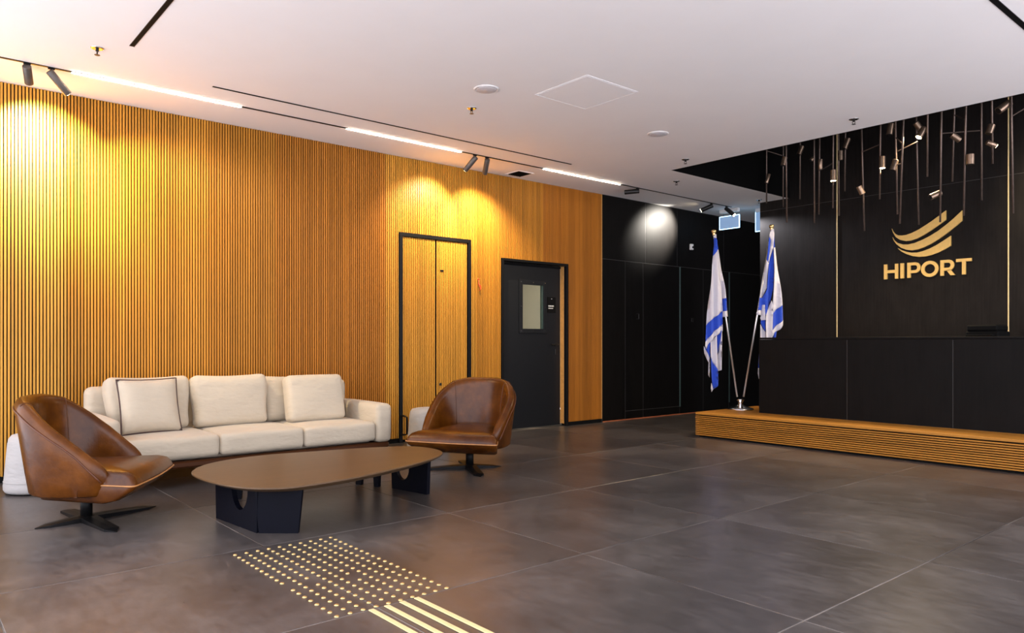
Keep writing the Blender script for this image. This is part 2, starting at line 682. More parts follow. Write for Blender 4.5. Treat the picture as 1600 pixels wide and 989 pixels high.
# ------------------------------------------------------------------ door 1: flush slatted cupboard doors in a black frame
d1 = empty('door_1', (WX, (D1[0] + D1[1]) / 2, 0))
tag(d1, kind='structure')
fw = 0.042
yc = (D1[0] + D1[1]) / 2
hw = (D1[1] - D1[0]) / 2
MB().bbox(-0.03, 0.012, -hw, hw, D1[2] - fw, D1[2], 0.002).build('frame_head', 'black_metal', d1)
for s in (-1, 1):
    MB().bbox(-0.03, 0.012, s * hw - (fw if s > 0 else 0), s * hw + (0 if s > 0 else fw), 0.0, D1[2] - fw, 0.002).build('frame_post', 'black_metal', d1)
iw = hw - fw
split = 4.73 - yc
leaves = [(-iw + 0.003, split - 0.006), (split + 0.006, iw - 0.003)]
leaf_sl = MB().bbox(-0.016, 0.0, -SW / 2, SW / 2, 0.03, D1[2] - fw - 0.004, 0.0022).mesh('leaf_slat', 'slat_wood')
for (a, c) in leaves:
    lf = MB().bbox(-0.046, -0.017, a, c, 0.03, D1[2] - fw - 0.004, 0.001).build('door_leaf', 'black_backing', d1)
    n = int((c - a) / PITCH)
    off = ((c - a) - (n - 1) * PITCH) / 2
    for k in range(n):
        t = random.uniform(0.9, 1.15)
        inst('slat', leaf_sl, lf, (-0.002, a + off + k * PITCH, 0), (0, 0, 0), (1.12 * t, 1.14 * t, 1.08 * t))
    if a > -0.1:
        MB().bbox(-0.004, 0.003, a + 0.055, a + 0.10, 1.885, 1.905, 0.002).build('latch_plate', 'black_metal', lf)
        MB().bbox(-0.004, 0.003, a + 0.04, a + 0.07, 0.60, 0.63, 0.002).build('latch_plate', 'dark_metal', lf)
h = MB()
h.tube([(0.012, -hw + 0.02, 0.29), (0.06, -hw + 0.03, 0.295), (0.075, -hw + 0.05, 0.28), (0.075, -hw + 0.055, 0.1), (0.06, -hw + 0.03, 0.09), (0.012, -hw + 0.02, 0.09)], 0.010, 8)
h.build('door_pull', 'black_metal', d1, smooth=True)

# ------------------------------------------------------------------ door 2: dark service door, recessed
d2 = empty('door_2', (WX, (D2[0] + D2[1]) / 2, 0))
tag(d2, kind='structure')
yc = (D2[0] + D2[1]) / 2
hw = (D2[1] - D2[0]) / 2
ft = 0.03
MB().bbox(-0.10, 0.010, -hw, hw, D2[2] - ft, D2[2], 0.002).build('frame_head', 'black_metal', d2)
for s in (-1, 1):
    MB().bbox(-0.045 if s > 0 else -0.10, 0.010, s * hw - (ft if s > 0 else 0), s * hw + (0 if s > 0 else ft), 0, D2[2] - ft, 0.002).build('frame_post', 'black_metal', d2)
MB().bbox(-0.112, -0.046, hw - 0.035, hw, 0.03, D2[2] - ft, 0.002).build('jamb', 'jamb_wood', d2)
# leaf with a window opening: window in leaf coordinates
LXd = -0.112
wy0, wy1, wz0, wz1 = 6.055 - yc, 6.511 - yc, 1.202, 1.877
gy0, gy1, gz0, gz1 = 6.109 - yc, 6.468 - yc, 1.259, 1.816
la, lb = -hw + ft + 0.002, hw - 0.036
lz1 = D2[2] - ft - 0.03
leaf = MB()
leaf.box(LXd - 0.045, LXd, la, gy0, 0.012, lz1)
leaf.box(LXd - 0.045, LXd, gy1, lb, 0.012, lz1)
leaf.box(LXd - 0.045, LXd, gy0, gy1, 0.012, gz0)
leaf.box(LXd - 0.045, LXd, gy0, gy1, gz1, lz1)
leaf = leaf.build('door_leaf', 'door_paint', d2)
MB().box(-0.16, -0.10, -hw + ft, hw - 0.035, lz1 + 0.002, D2[2] - ft).build('frame_stop', 'black_backing', d2)
wf = MB()
for (a, c, e, f_) in ((wy0, gy0, wz0, wz1), (gy1, wy1, wz0, wz1), (gy0, gy1, wz0, gz0), (gy0, gy1, gz1, wz1)):
    wf.bbox(LXd, LXd + 0.014, a, c, e, f_, 0.002)
wf = wf.build('window_frame', 'door_paint', leaf)
rv_pts = [(wy0 + .027, wz0 + .03), (wy0 + .027, (wz0 + wz1) / 2), (wy0 + .027, wz1 - .03), (wy1 - .022, wz0 + .03), (wy1 - .022, (wz0 + wz1) / 2), (wy1 - .022, wz1 - .03), ((wy0 + wy1) / 2, wz1 - .03), ((wy0 + wy1) / 2, wz0 + .03)]
rv_me = MB().rod((0.012, 0, 0), (0.017, 0, 0), 0.006, 8).mesh('rivet', 'chrome')
for (a, c) in rv_pts:
    inst('rivet', rv_me, leaf, (LXd, a, c))
MB().box(LXd - 0.030, LXd - 0.022, gy0, gy1, gz0, gz1).build('window_pane', 'glass', leaf)
MB().box(LXd - 0.045, LXd - 0.002, gy1 - 0.014, gy1 - 0.001, gz0, gz1).build('pane_edge', 'edge_green', leaf)
sg = MB().bbox(LXd, LXd + 0.006, 6.536 - yc, 6.683 - yc, 1.47, 1.673, 0.001).build('door_sign', 'black_backing', leaf)
tx = MB()
x_ = LXd + 0.0065
for row, z_, hgt, items in ((0, 1.548, 0.018, (0.020, 0.016, 0.022, 0.007, 0.018, 0.016)), (1, 1.522, 0.011, (0.012, 0.009, 0.013, 0.006, 0.011, 0.013, 0.008, 0.011))):
    yy = 6.553 - yc
    for wdt in items:
        tx.box(x_ - 0.001, x_, yy, yy + wdt * 0.72, z_, z_ + hgt)
        yy += wdt
tx.rod((x_ - 0.001, 6.61 - yc, 1.65), (x_ + 0.001, 6.61 - yc, 1.65), 0.006, 8)
tx.build('sign_lettering', 'sign_white', leaf)
hd = MB()
hy, hz_ = 6.690 - yc, 1.06
hd.lathe([(0.024, 0), (0.024, 0.008), (0.0, 0.008)], (0, 0, 0), 16)
hd2 = MB()
hd2.add([(LXd + v[2], hy + v[0], hz_ + v[1]) for v in hd.v], hd.f)
hd2.tube([(LXd, hy, hz_), (LXd + 0.05, hy, hz_), (LXd + 0.055, hy - 0.02, hz_), (LXd + 0.052, hy - 0.12, hz_ - 0.004)], 0.009, 8)
hd2.bbox(LXd, LXd + 0.008, hy - 0.016, hy + 0.016, hz_ - 0.13, hz_ - 0.06, 0.003)
hd2.build('door_handle', 'dark_metal', leaf, smooth=False)
# the lit room seen through the door's window
rm = MB()
rx0, rx1, ry0, ry1 = -10.0, WX - 0.2, 4.9, 8.6
rm.box(rx0 - 0.05, rx0, ry0, ry1, 0, 2.9)
rm.box(rx0, rx1, ry0 - 0.05, ry0, 0, 2.9)
rm.box(rx0, rx1, ry1, ry1 + 0.05, 0, 2.9)
rm.box(rx0, rx1, ry0, ry1, 2.9, 2.95)
rm.box(rx0, rx1, ry0, ry1, -0.08, -0.03)
rm = tag(rm.build('wall_side_room', 'room_wall'), kind='structure')
emission('room_lamp', (1, 0.93, 0.82), 32.0)
MB().bbox(-8.9, -8.3, 6.4, 7.0, 2.85, 2.9, 0.01).build('lamp_housing', 'white_plastic', rm)
MB().box(-8.87, -8.33, 6.43, 6.97, 2.844, 2.8495).build('lamp_diffuser', 'room_lamp', rm)

# orange cord stub on the slatted wall
oc = MB()
oc.tube([(0, 0, 0.075), (0.012, 0.002, 0.05), (0.016, -0.004, 0.02), (0.014, 0.012, -0.01), (0.018, 0.026, -0.035), (0.012, 0.012, -0.06)], 0.0065, 6)
oc.tube([(0, 0.0, 0.08), (0.004, 0.0, 0.07)], 0.012, 8)
oc.tube([(0.014, 0.0, 0.02), (0.02, 0.022, 0.0), (0.014, 0.034, -0.045)], 0.005, 6)
oc = oc.build('cable_stub', 'orange_cord', None, smooth=True)
oc.location = (WX + 0.001, 5.325, 1.755)
tag(oc, 'short orange cable stub hanging from the slatted wall between the two doors', 'cable')

# ------------------------------------------------------------------ dark panelled wall beyond the slats
wb = MB().box(WX - 0.16, WX - 0.002, 7.453, YB, 0, CZ).build('wall_back', 'joint_grey')
tag(wb, kind='structure')


def panel(parent, y0, y1, z0, z1, nm='panel', x=WX, gap=0.003):
    o = MB().bbox(-0.021, 0.0, y0 + gap, y1 - gap, z0 + gap, z1 - gap, 0.0015).build(nm, 'black_panel', parent)
    o.location = (x, 0, 0)
    return o


for (a, c) in ((7.453, 8.365), (8.365, 9.095), (9.095, 10.3), (10.3, 11.5), (11.5, YB)):
    panel(wb, a, c, 2.225, CZ - 0.002)
for (a, c, zb_) in ((7.453, 7.924, 0.0), (7.924, 8.31, 0.125), (8.31, 9.155, 0.125), (9.155, 9.75, 0.0), (9.75, 10.44, 0.0), (10.44, 11.5, 0), (11.5, YB, 0)):
    panel(wb, a, c, zb_, 2.225)
    if zb_ > 0:
        panel(wb, a, c, 0.0, zb_)
for yy in (9.155, 10.446):
    MB().bbox(WX, WX + 0.012, yy - 0.012, yy + 0.012, 0.12, 2.22, 0.002).build('edge_profile', 'edge_green', wb)
pk = MB()
pk.tube([(WX, 8.17, 1.49), (WX + 0.035, 8.17, 1.49), (WX + 0.035, 8.17, 1.42), (WX, 8.17, 1.42)], 0.006, 6)
pk.build('door_pull', 'dark_metal', wb)
MB().bbox(WX, WX + 0.006, 9.44, 9.50, 1.40, 1.46, 0.002).build('switch_plate', 'dark_metal', wb)
tag(MB().bbox(WX + 0.0005, WX + 0.008, 7.46, YB - 0.01, 0.0005, 0.014, 0.001).build('baseboard_back', 'copper_strip'), kind='structure')
we = MB().box(WX - 0.16, XR, YB, YB + 0.1, 0, CZ).build('wall_end', 'black_panel')
tag(we, kind='structure')
# small white sensor
sn = empty('wall_sensor', (WX, 9.425, 2.545))
tag(sn, 'small white sensor box high on the dark panelled wall', 'sensor')
MB().bbox(0.0005, 0.035, -0.033, 0.033, -0.045, 0.045, 0.006).build('sensor_body', 'white_plastic', sn)
MB().lathe([(0.018, 0), (0.016, 0.008), (0, 0.010)], n=14).build('sensor_eye', 'black_metal', sn, smooth=True).rotation_euler = (0, pi / 2, 0)
sn.children[-1].location = (0.035, 0.01, -0.005)

# ------------------------------------------------------------------ logo wall
wr = MB().box(LX0 + 0.004, XR, LY + 0.002, LY + 0.2, 0, VZ).build('wall_right', 'joint_grey')
tag(wr, kind='structure')
xs = [LX0, -4.742, -2.776, -0.81, 1.156, XR]
zj = 2.968
for a, c in zip(xs[:-1], xs[1:]):
    for (z0, z1) in ((0.0, zj), (zj, VZ)):
        g_ = 0.0025
        MB().bbox(a + g_, c - g_, LY, LY + 0.021, z0 + g_, z1 - g_, 0.0015).build('panel', 'logo_panel', wr)
MB().bbox(LX0 + 0.0005, LX0 + 0.0225, LY + 0.0222, LY + 0.2, 0, CZ - 0.002, 0.001).build('end_panel', 'black_panel', wr)
for x in xs[1:3]:
    MB().bbox(x - 0.006, x + 0.006, LY - 0.006, LY + 0.002, 0.0, VZ - 0.01, 0.001).build('brass_strip', 'brass_matte', wr)

# sign: three swooshes and the word
sign = empty('wall_sign', (-3.63, LY, 1.88))
tag(sign, 'gold logo sign of three swooshes above the word HIPORT on the black wall', 'sign')
SWOOSH = [
    [(-4.033, 2.509), (-4.020, 2.477), (-3.994, 2.441), (-3.957, 2.417), (-3.910, 2.410), (-3.858, 2.412), (-3.796, 2.428), (-3.715, 2.461), (-3.635, 2.506), (-3.566, 2.547), (-3.502, 2.590), (-3.411, 2.653), (-3.411, 2.541), (-3.488, 2.488), (-3.566, 2.440), (-3.655, 2.389), (-3.735, 2.353), (-3.807, 2.336), (-3.868, 2.337), (-3.931, 2.358), (-3.983, 2.398), (-4.015, 2.455)],
    [(-4.024, 2.400), (-4.004, 2.360), (-3.962, 2.323), (-3.900, 2.298), (-3.837, 2.292), (-3.766, 2.301), (-3.675, 2.331), (-3.586, 2.370), (-3.497, 2.420), (-3.411, 2.481), (-3.325, 2.550), (-3.238, 2.629), (-3.238, 2.508), (-3.316, 2.446), (-3.401, 2.381), (-3.488, 2.322), (-3.576, 2.273), (-3.655, 2.239), (-3.725, 2.220), (-3.796, 2.216), (-3.858, 2.229), (-3.920, 2.259), (-3.973, 2.307), (-4.004, 2.350)],
    [(-3.962, 2.259), (-3.920, 2.231), (-3.858, 2.203), (-3.796, 2.187), (-3.735, 2.183), (-3.675, 2.192), (-3.595, 2.216), (-3.517, 2.251), (-3.439, 2.296), (-3.358, 2.347), (-3.358, 2.230), (-3.420, 2.194), (-3.497, 2.160), (-3.576, 2.137), (-3.645, 2.127), (-3.715, 2.129), (-3.786, 2.145), (-3.858, 2.176), (-3.920, 2.215)]]
fsg = lambda u, v, w: (u + 3.63, w, v - 1.88)
for S in SWOOSH:
    MB().prism(S, fsg, -0.028, -0.006).build('swoosh', 'gold_sign', sign)
LZ0, LZ1 = 1.880, 2.066
LH = LZ1 - LZ0
st = 0.039


def arc(cx, cz, rx, rz, a0, a1, n=18):
    return [(cx + rx * cos(a0 + (a1 - a0) * k / n), cz + rz * sin(a0 + (a1 - a0) * k / n)) for k in range(n + 1)]


def ring_part(mb, outer, inner):
    """band between two open polylines of equal length"""
    n = len(outer)
    for k in range(n - 1):
        mb.prism([outer[k], outer[k + 1], inner[k + 1], inner[k]], fsg, -0.028, -0.006)


def rect(mb, x0, x1, z0, z1):
    mb.prism([(x0, z0), (x1, z0), (x1, z1), (x0, z1)], fsg, -0.028, -0.006)


L = MB()
rect(L, -4.127, -4.127 + st, LZ0, LZ1)
rect(L, -3.955 - st, -3.955, LZ0, LZ1)
rect(L, -4.127 + st, -3.955 - st, LZ0 + LH * 0.40, LZ0 + LH * 0.60)
L.build('letter', 'gold_sign', sign)
L = MB()
rect(L, -3.929, -3.929 + st + 0.004, LZ0, LZ1)
L.build('letter', 'gold_sign', sign)


def bowl(L, x0, x1, zlo, zhi):
    rect(L, x0 + st, x1 - (zhi - zlo) / 2, zhi - 0.035, zhi)
    rect(L, x0 + st, x1 - (zhi - zlo) / 2, zlo, zlo + 0.035)
    cx, cz = x1 - (zhi - zlo) / 2, (zhi + zlo) / 2
    ro = (zhi - zlo) / 2
    ring_part(L, arc(cx, cz, ro, ro, -pi / 2, pi / 2), arc(cx, cz, ro - st, ro - 0.035, -pi / 2, pi / 2))


L = MB()
rect(L, -3.848, -3.848 + st, LZ0, LZ1)
bowl(L, -3.848, -3.693, LZ0 + LH * 0.30, LZ1)
L.build('letter', 'gold_sign', sign)
L = MB()
ring_part(L, arc(-3.5905, (LZ0 + LZ1) / 2, 0.0985, LH / 2 + 0.004, 0, 2 * pi, 40), arc(-3.5905, (LZ0 + LZ1) / 2, 0.0985 - st, LH / 2 - 0.035, 0, 2 * pi, 40))
L.build('letter', 'gold_sign', sign)
L = MB()
rect(L, -3.473, -3.473 + st, LZ0, LZ1)
bowl(L, -3.473, -3.322, LZ0 + LH * 0.31, LZ1)
L.prism([(-3.405, LZ0 + LH * 0.34), (-3.362, LZ0 + LH * 0.36), (-3.312, LZ0), (-3.362, LZ0)], fsg, -0.028, -0.006)
L.build('letter', 'gold_sign', sign)
L = MB()
rect(L, -3.302, -3.138, LZ1 - 0.035, LZ1)
rect(L, -3.22 - st / 2, -3.22 + st / 2, LZ0, LZ1 - 0.035)
L.build('letter', 'gold_sign', sign)

# ------------------------------------------------------------------ platform of the reception desk
PX0, PY0, PY1, PZ = -5.19, 7.16, 8.42, 0.283
pf = empty('reception_platform', (PX0, PY0, 0))
tag(pf, 'low wooden platform with horizontal slats under the black desk', 'platform')
PL = XR - PX0
MB().box(0.03, PL, 0.03, PY1 - PY0, 0.0, PZ - 0.026).build('core', 'black_backing', pf)
MB().bbox(0, PL, 0, PY1 - PY0, PZ - 0.026, PZ, 0.003).build('top_board', 'plinth_wood', pf).color = (1, 1, 1, 1)
nsl = 11
zlo = 0.022
pt = (PZ - 0.030 - zlo) / nsl
sl_me = MB().bbox(0, PL, 0.0, 0.029, 0, pt - 0.0085, 0.002).mesh('front_slat', 'plinth_wood')
sl_me2 = MB().bbox(0.0, 0.029, 0.030, PY1 - PY0, 0, pt - 0.0085, 0.002).mesh('side_slat', 'plinth_wood')
for k in range(nsl):
    t = random.uniform(0.85, 1.12)
    inst('front_slat', sl_me, pf, (0, 0.001, zlo + k * pt), (0, 0, 0), (t, t * 0.97, t * 0.94))
    inst('side_slat', sl_me2, pf, (0, 0, zlo + k * pt), (0, 0, 0), (t, t * 0.97, t * 0.94))

# ------------------------------------------------------------------ reception desk
DX0, DY0, DZ = -4.66, 7.63, 1.142
dk = empty('reception_desk', (DX0, DY0, PZ))
tag(dk, 'long black panelled reception desk standing on the wooden platform', 'desk')
DL = XR - 0.2 - DX0
hgt = DZ - PZ
MB().box(0.022, DL - 0.022, 0.0015, 0.60, 0.0, hgt - 0.03).build('carcass', 'joint_grey', dk)
cuts = [0.0, 1.015, 2.015, 3.015, 4.015, 5.015, DL]
for a, c in zip(cuts[:-1], cuts[1:]):
    MB().bbox(a + (0.002 if a else 0), c - 0.002, 0, 0.021, 0.001, hgt - 0.024, 0.0012).build('front_panel', 'black_panel', dk)
MB().bbox(0, 0.0215, 0.0215, 0.62, 0.001, hgt - 0.024, 0.0012).build('side_panel', 'black_panel', dk)
MB().bbox(0, DL, 0, 0.64, hgt - 0.022, hgt, 0.002).build('desk_top', 'black_panel', dk)

# dark device behind the counter
pr = empty('office_machine', (-2.672, 8.62, 0))
tag(pr, 'low black boxy office machine showing just above the reception desk counter', 'machine')
MB().bbox(0.02, DL, 0.645, 1.30, 1.0 - PZ - 0.03, 1.02 - PZ, 0.003).build('work_shelf', 'black_panel', dk)
for xx in (0.05, 1.9, 3.6, DL - 0.05):
    MB().prism([(0.645, 0.42), (0.68, 0.42), (1.22, 0.66), (1.22, 0.686), (0.645, 0.686)], lambda u, v, w: (w, u, v), xx - 0.015, xx + 0.015).build('shelf_bracket', 'black_metal', dk)
MB().bbox(-0.15, 0.15, -0.15, 0.20, 1.0205, 1.20, 0.012).build('machine_body', 'black_backing', pr)
MB().bbox(-0.14, 0.14, -0.15, 0.18, 1.2005, 1.265, 0.014).build('machine_lid', 'black_backing', pr)
MB().bbox(-0.12, 0.12, -0.235, -0.1505, 1.15, 1.165, 0.004).build('paper_tray', 'black_backing', pr)

# ------------------------------------------------------------------ flags on the platform
FB = Vector((-5.03, 7.83, PZ))
RT = Vector((cos(radians(49.8)), sin(radians(49.8)), 0))
FWD = Vector((-sin(radians(49.8)), cos(radians(49.8)), 0))
fs_ = empty('flag_stand', FB)
tag(fs_, 'round chrome double flag stand on the wooden platform corner', 'flag stand')
MB().lathe([(0.150, 0.0005), (0.155, 0.006), (0.150, 0.014), (0.115, 0.026), (0.07, 0.040), (0.045, 0.052), (0.036, 0.06), (0.0, 0.06)], n=40).build('stand_base', 'chrome', fs_, smooth=True)
so = MB()
so.lathe([(0.030, 0.055), (0.026, 0.075), (0.030, 0.10), (0.044, 0.112), (0.044, 0.124), (0.0, 0.126)], n=24)
so.build('stand_neck', 'chrome', fs_, smooth=True)


def flag_space(s, z, d):
    """s metres to the right in the plane of the two poles, z height, d towards the room"""
    p = FB + RT * s - FWD * d
    return Vector((p.x, p.y, z))


PXM = 0.00766


def P2(px, py):
    return ((px - 1156.5) * PXM, (534.8 - py) * PXM + 1.088)


def cloth(name, parent, origin, polys, depth, step=0.02):
    """polys: list of (outline, material index, layer) in the pole plane; depth(s,z,layer)->offset"""
    mb = MB()
    for outline, mi, layer in polys:
        pts = []
        n = len(outline)
        for i in range(n):
            a, c = Vector(outline[i]), Vector(outline[(i + 1) % n])
            k = max(1, int((c - a).length / step))
            for q in range(k):
                pts.append(a.lerp(c, q / k))
        nb = len(pts)
        x0, x1 = min(p.x for p in pts), max(p.x for p in pts)
        y0, y1 = min(p.y for p in pts), max(p.y for p in pts)

        def inside(p):
            r_ = False
            for i in range(n):
                (ax, ay), (bx, by) = outline[i], outline[(i + 1) % n]
                if (ay > p.y) != (by > p.y) and p.x < (bx - ax) * (p.y - ay) / (by - ay) + ax:
                    r_ = not r_
            return r_
        gx = x0
        while gx < x1:
            gy = y0
            while gy < y1:
                q = Vector((gx, gy))
                if inside(q) and min((q - b_).length for b_ in pts[:nb]) > step * 0.5:
                    pts.append(q)
                gy += step
            gx += step
        vs2, es, fc, *_ = delaunay_2d_cdt(pts, [(i, (i + 1) % nb) for i in range(nb)], [], 0, 1e-5)
        fc2 = [f for f in fc if inside(sum((Vector(vs2[i]) for i in f), Vector((0, 0))) / len(f))]
        mb.add([tuple(flag_space(p[0], p[1], depth(p[0], p[1], layer)) - origin) for p in vs2], fc2, mi)
    o = mb.build(name, ['flag_white', 'flag_blue'], parent, smooth=True)
    sd = o.modifiers.new('thickness', 'SOLIDIFY')
    sd.thickness = 0.003
    return o


def make_flag(base_px, top_px, polys, label, depth):
    a = Vector(P2(*base_px))
    t = Vector(P2(*top_px))
    root = empty('flag', FB)
    tag(root, label, 'flag', 'flags on the platform')
    pa = flag_space(a.x, a.y, 0.0) - FB
    ptp = flag_space(t.x, t.y, 0.0) - FB
    MB().tube([pa, ptp], 0.011, 12).build('pole', 'pole_metal', root, smooth=True)
    dr = (ptp - pa).normalized()
    fin = MB()
    fin.lathe([(0.012, -0.02), (0.018, 0.0), (0.016, 0.008), (0.026, 0.022), (0.030, 0.036), (0.024, 0.050), (0.0, 0.058)], n=16)
    fo = fin.build('finial', 'brass', root, smooth=True)
    fo.location = ptp
    cloth('flag_cloth', root, FB, polys, depth)
    return root


W, B = 0, 1
pp = lambda pts: [P2(*q) for q in pts]
left_polys = [
    # strip running down the pole
    (pp([(1114.0, 366), (1118.5, 366), (1118.8, 372), (1114.5, 372)]), W, 1),
    (pp([(1114.5, 372), (1118.8, 372), (1121.2, 390), (1118.0, 391.5), (1115.5, 396)]), B, 1),
    (pp([(1118.0, 391.5), (1121.2, 390), (1133.5, 466), (1125.0, 467.5), (1120.5, 420)]), W, 1),
    (pp([(1125.0, 467.5), (1133.5, 466), (1136.0, 485.5), (1126.0, 487)]), B, 1),
    (pp([(1126.0, 487), (1136.0, 485.5), (1137.0, 494.5), (1128.5, 495.5), (1126.5, 494)]), W, 1),
    # front sheet
    (pp([(1114.5, 372), (1118.5, 376), (1118.2, 393), (1112.0, 401)]), B, 2),
    (pp([(1112.0, 401), (1118.2, 393), (1120.5, 420), (1124.5, 450), (1126.5, 486.5), (1120, 492), (1108, 501), (1101.5, 508.5), (1104.0, 478), (1108, 440)]), W, 2),
    (pp([(1101.5, 508.5), (1108, 501), (1120, 492), (1126.5, 486.5), (1126.8, 507), (1115, 517), (1104, 529), (1099.6, 534)]), B, 2),
    (pp([(1099.6, 534), (1104, 529), (1115, 517), (1126.8, 507), (1127.0, 517), (1115, 526), (1106, 536), (1101, 545), (1099.0, 541)]), W, 2),
    # back folds hanging below
    (pp([(1099.0, 541), (1102, 545), (1108.2, 559), (1108.0, 570), (1104, 563), (1100, 552)]), W, 0),
    (pp([(1100.8, 544), (1109.0, 532), (1109.2, 556), (1108.2, 560)]), B, 0),
    (pp([(1108.8, 534), (1118.0, 524), (1118.5, 560), (1118.8, 577), (1112.0, 566), (1108.6, 557)]), W, 3),
    (pp([(1117.8, 525), (1126.0, 516), (1124.5, 535), (1119.0, 560)]), B, 0),
    (pp([(1126.0, 516), (1126.4, 578), (1119.5, 581), (1118.8, 565), (1122, 545)]), W, 0),
    (pp([(1108.2, 559), (1112.0, 566), (1118.8, 577), (1119.5, 595), (1119.3, 602), (1113.0, 608), (1109.5, 594), (1108.4, 580)]), B, 3),
    (pp([(1105.8, 568), (1108.2, 562), (1108.6, 590), (1105.6, 586)]), W, 1),
    (pp([(1108.4, 598), (1113.2, 607.5), (1109.0, 612), (1107.8, 606)]), W, 3),
]


def dl(s, z, layer):
    px = s / PXM + 1156.5
    base = {0: 0.016, 1: 0.022, 2: 0.062, 3: 0.045}[layer]
    amp = 0.020 * min(1, max(0, (2.40 - z) / 0.5))
    return base + amp * sin(px * 0.62 + layer * 1.7 + z * 1.2) + 0.012 * sin(z * 7 + layer)


make_flag((1151.5, 620), (1115.2, 366), left_polys, 'left of the two blue and white draped flags, tilted towards the dark corridor', dl)
right_polys = [
    (pp([(1203.5, 358), (1207.5, 358), (1208.3, 366), (1206.0, 388), (1199.5, 410), (1198.2, 410), (1201.5, 392), (1203.2, 375), (1200.3, 370)]), W, 2),
    (pp([(1200.3, 370), (1203.2, 376), (1201.5, 392), (1198.2, 411), (1196.0, 406)]), B, 1),
    (pp([(1206.0, 366), (1208.2, 366), (1208.6, 387), (1206.2, 390)]), B, 1),
    (pp([(1196.0, 406), (1198.2, 411), (1199.5, 410), (1197.3, 430), (1196.6, 450), (1192, 463), (1190.4, 465.5), (1185.2, 465)]), W, 1),
    # blue star arms seen edge-on in the fold
    (pp([(1206.2, 390), (1206.6, 420), (1206.0, 450), (1203.0, 470), (1198.0, 484), (1193.5, 494), (1193.2, 476.5), (1190.0, 476.5), (1189.5, 485), (1182.0, 484.5), (1185.2, 465), (1190.4, 465.5), (1196.0, 452), (1197.5, 428), (1199.5, 410)]), B, 2),
    (pp([(1206.2, 388), (1208.6, 387), (1214, 430), (1219.8, 477), (1211, 484), (1205.0, 489.5), (1204.2, 476), (1205.5, 452), (1206.6, 420)]), W, 3),
    (pp([(1205.0, 489.5), (1211, 484), (1219.8, 477), (1222.0, 500.5), (1212, 508), (1204.2, 516), (1204.0, 500)]), B, 3),
    (pp([(1204.2, 516), (1212, 508), (1222.0, 500.5), (1221.8, 508), (1216, 515), (1207.5, 520), (1203.8, 527)]), W, 3),
    (pp([(1207.0, 520), (1211.5, 518), (1209.5, 530), (1205.0, 534)]), B, 1),
    (pp([(1203.0, 470), (1204.2, 476), (1205.0, 490), (1204.2, 516), (1203.0, 545), (1194.5, 545), (1194.0, 505), (1194.5, 492), (1198.0, 484)]), W, 3),
    (pp([(1189.8, 476.5), (1193.4, 476.5), (1194.3, 500), (1188.5, 500.5), (1186.5, 497), (1188.5, 493), (1189.0, 485)]), W, 2),
    (pp([(1182.0, 484.5), (1189.5, 485), (1188.5, 493), (1180.6, 491.5)]), W, 1),
    (pp([(1187.5, 500.5), (1194.2, 500), (1194.2, 518), (1190.0, 510), (1187.0, 505)]), B, 1),
    (pp([(1186.6, 507), (1190.0, 511), (1194.2, 519), (1194.6, 545), (1186.0, 545)]), W, 1),
    # tail hanging behind the desk
    (pp([(1184.2, 545), (1203.0, 545), (1201.0, 566), (1190.0, 575), (1182.8, 575)]), B, 1),
    (pp([(1182.8, 575), (1190.0, 575), (1194.0, 585), (1188.0, 592), (1184.0, 592), (1182.4, 583)]), W, 1),
]


def dr_(s, z, layer):
    px = s / PXM + 1156.5
    base = {1: 0.020, 2: 0.034, 3: 0.050}[layer]
    amp = 0.018 * min(1, max(0, (2.45 - z) / 0.5))
    return base + amp * sin(px * 0.50 + layer * 1.1 - z * 0.8) + 0.010 * sin(z * 6 + layer)


make_flag((1161.5, 620), (1205.2, 358), right_polys, 'right of the two blue and white draped flags, tilted towards the reception desk', dr_)

# ------------------------------------------------------------------ sofa
SF = -5.80    # front of the seat
sofa = empty('sofa', (-6.3, 2.31, 0))
tag(sofa, 'long low cream fabric sofa with wooden base against the slatted wall', 'sofa')


def sp(x, y, z):
    return (x + 6.3, y - 2.31, z)


CF = 'cream_fabric'
yb0, yb1 = 1.13, 3.50
MB().bbox(-0.42, 0.47, yb0 - 2.31 + 0.03, yb1 - 2.31 - 0.02, 0.145, 0.195, 0.012).build('base_frame', 'dark_wood', sofa)
for x in (-6.62, -5.92):
    for y in (1.28, 3.34):
        c = sp(x, y, 0)
        MB().lathe([(0.016, 0.0), (0.026, 0.145), (0.0, 0.145)], c, 14).build('leg', 'dark_wood', sofa, smooth=True)
for s, (a, c) in (('l', (1.13, 1.285)), ('r', (3.335, 3.495))):
    rbox('armrest', CF, sofa, sp((-5.80 - 6.72) / 2, (a + c) / 2, 0.3675), (0.46, (c - a) / 2, 0.1705), 0.045, (0.004, 0.004, 0.006))
rbox('backrest', CF, sofa, sp(-6.69, 2.34, 0.465), (0.075, 1.13, 0.268), 0.06, (0, 0, 0))
rbox('seat_deck', CF, sofa, sp(-6.26, 2.31, 0.225), (0.36, 1.02, 0.03), 0.02)
for (a, c) in ((1.29, 1.972), (1.976, 2.656), (2.660, 3.331)):
    rbox('seat_cushion', CF, sofa, sp((SF - 6.58) / 2, (a + c) / 2, 0.300), (0.39, (c - a) / 2, 0.082), 0.035, (0.008, 0.003, 0.016))
tilt = radians(-13)


def back_cushion(y0, y1, z1, xf, lean=-0.2, name='back_cushion', parent=sofa, hx=0.085, sag=0.02, z0=0.385):
    hz = (z1 - z0) / 2

    def fn(q, u, v, w):
        q.z += -sag * (1 - v * v) * max(0, w) if w > 0 else 0
        q.x += -lean * 0 
        q.y += 0.012 * sin(w * 3.0) * v
        return q
    o = rbox(name, CF, parent, (0, 0, 0), (hx, (y1 - y0) / 2, hz), 0.05, (0.035, 0.0, 0.006), (0, lean, 0), 4, 8, fn)
    return o, hz


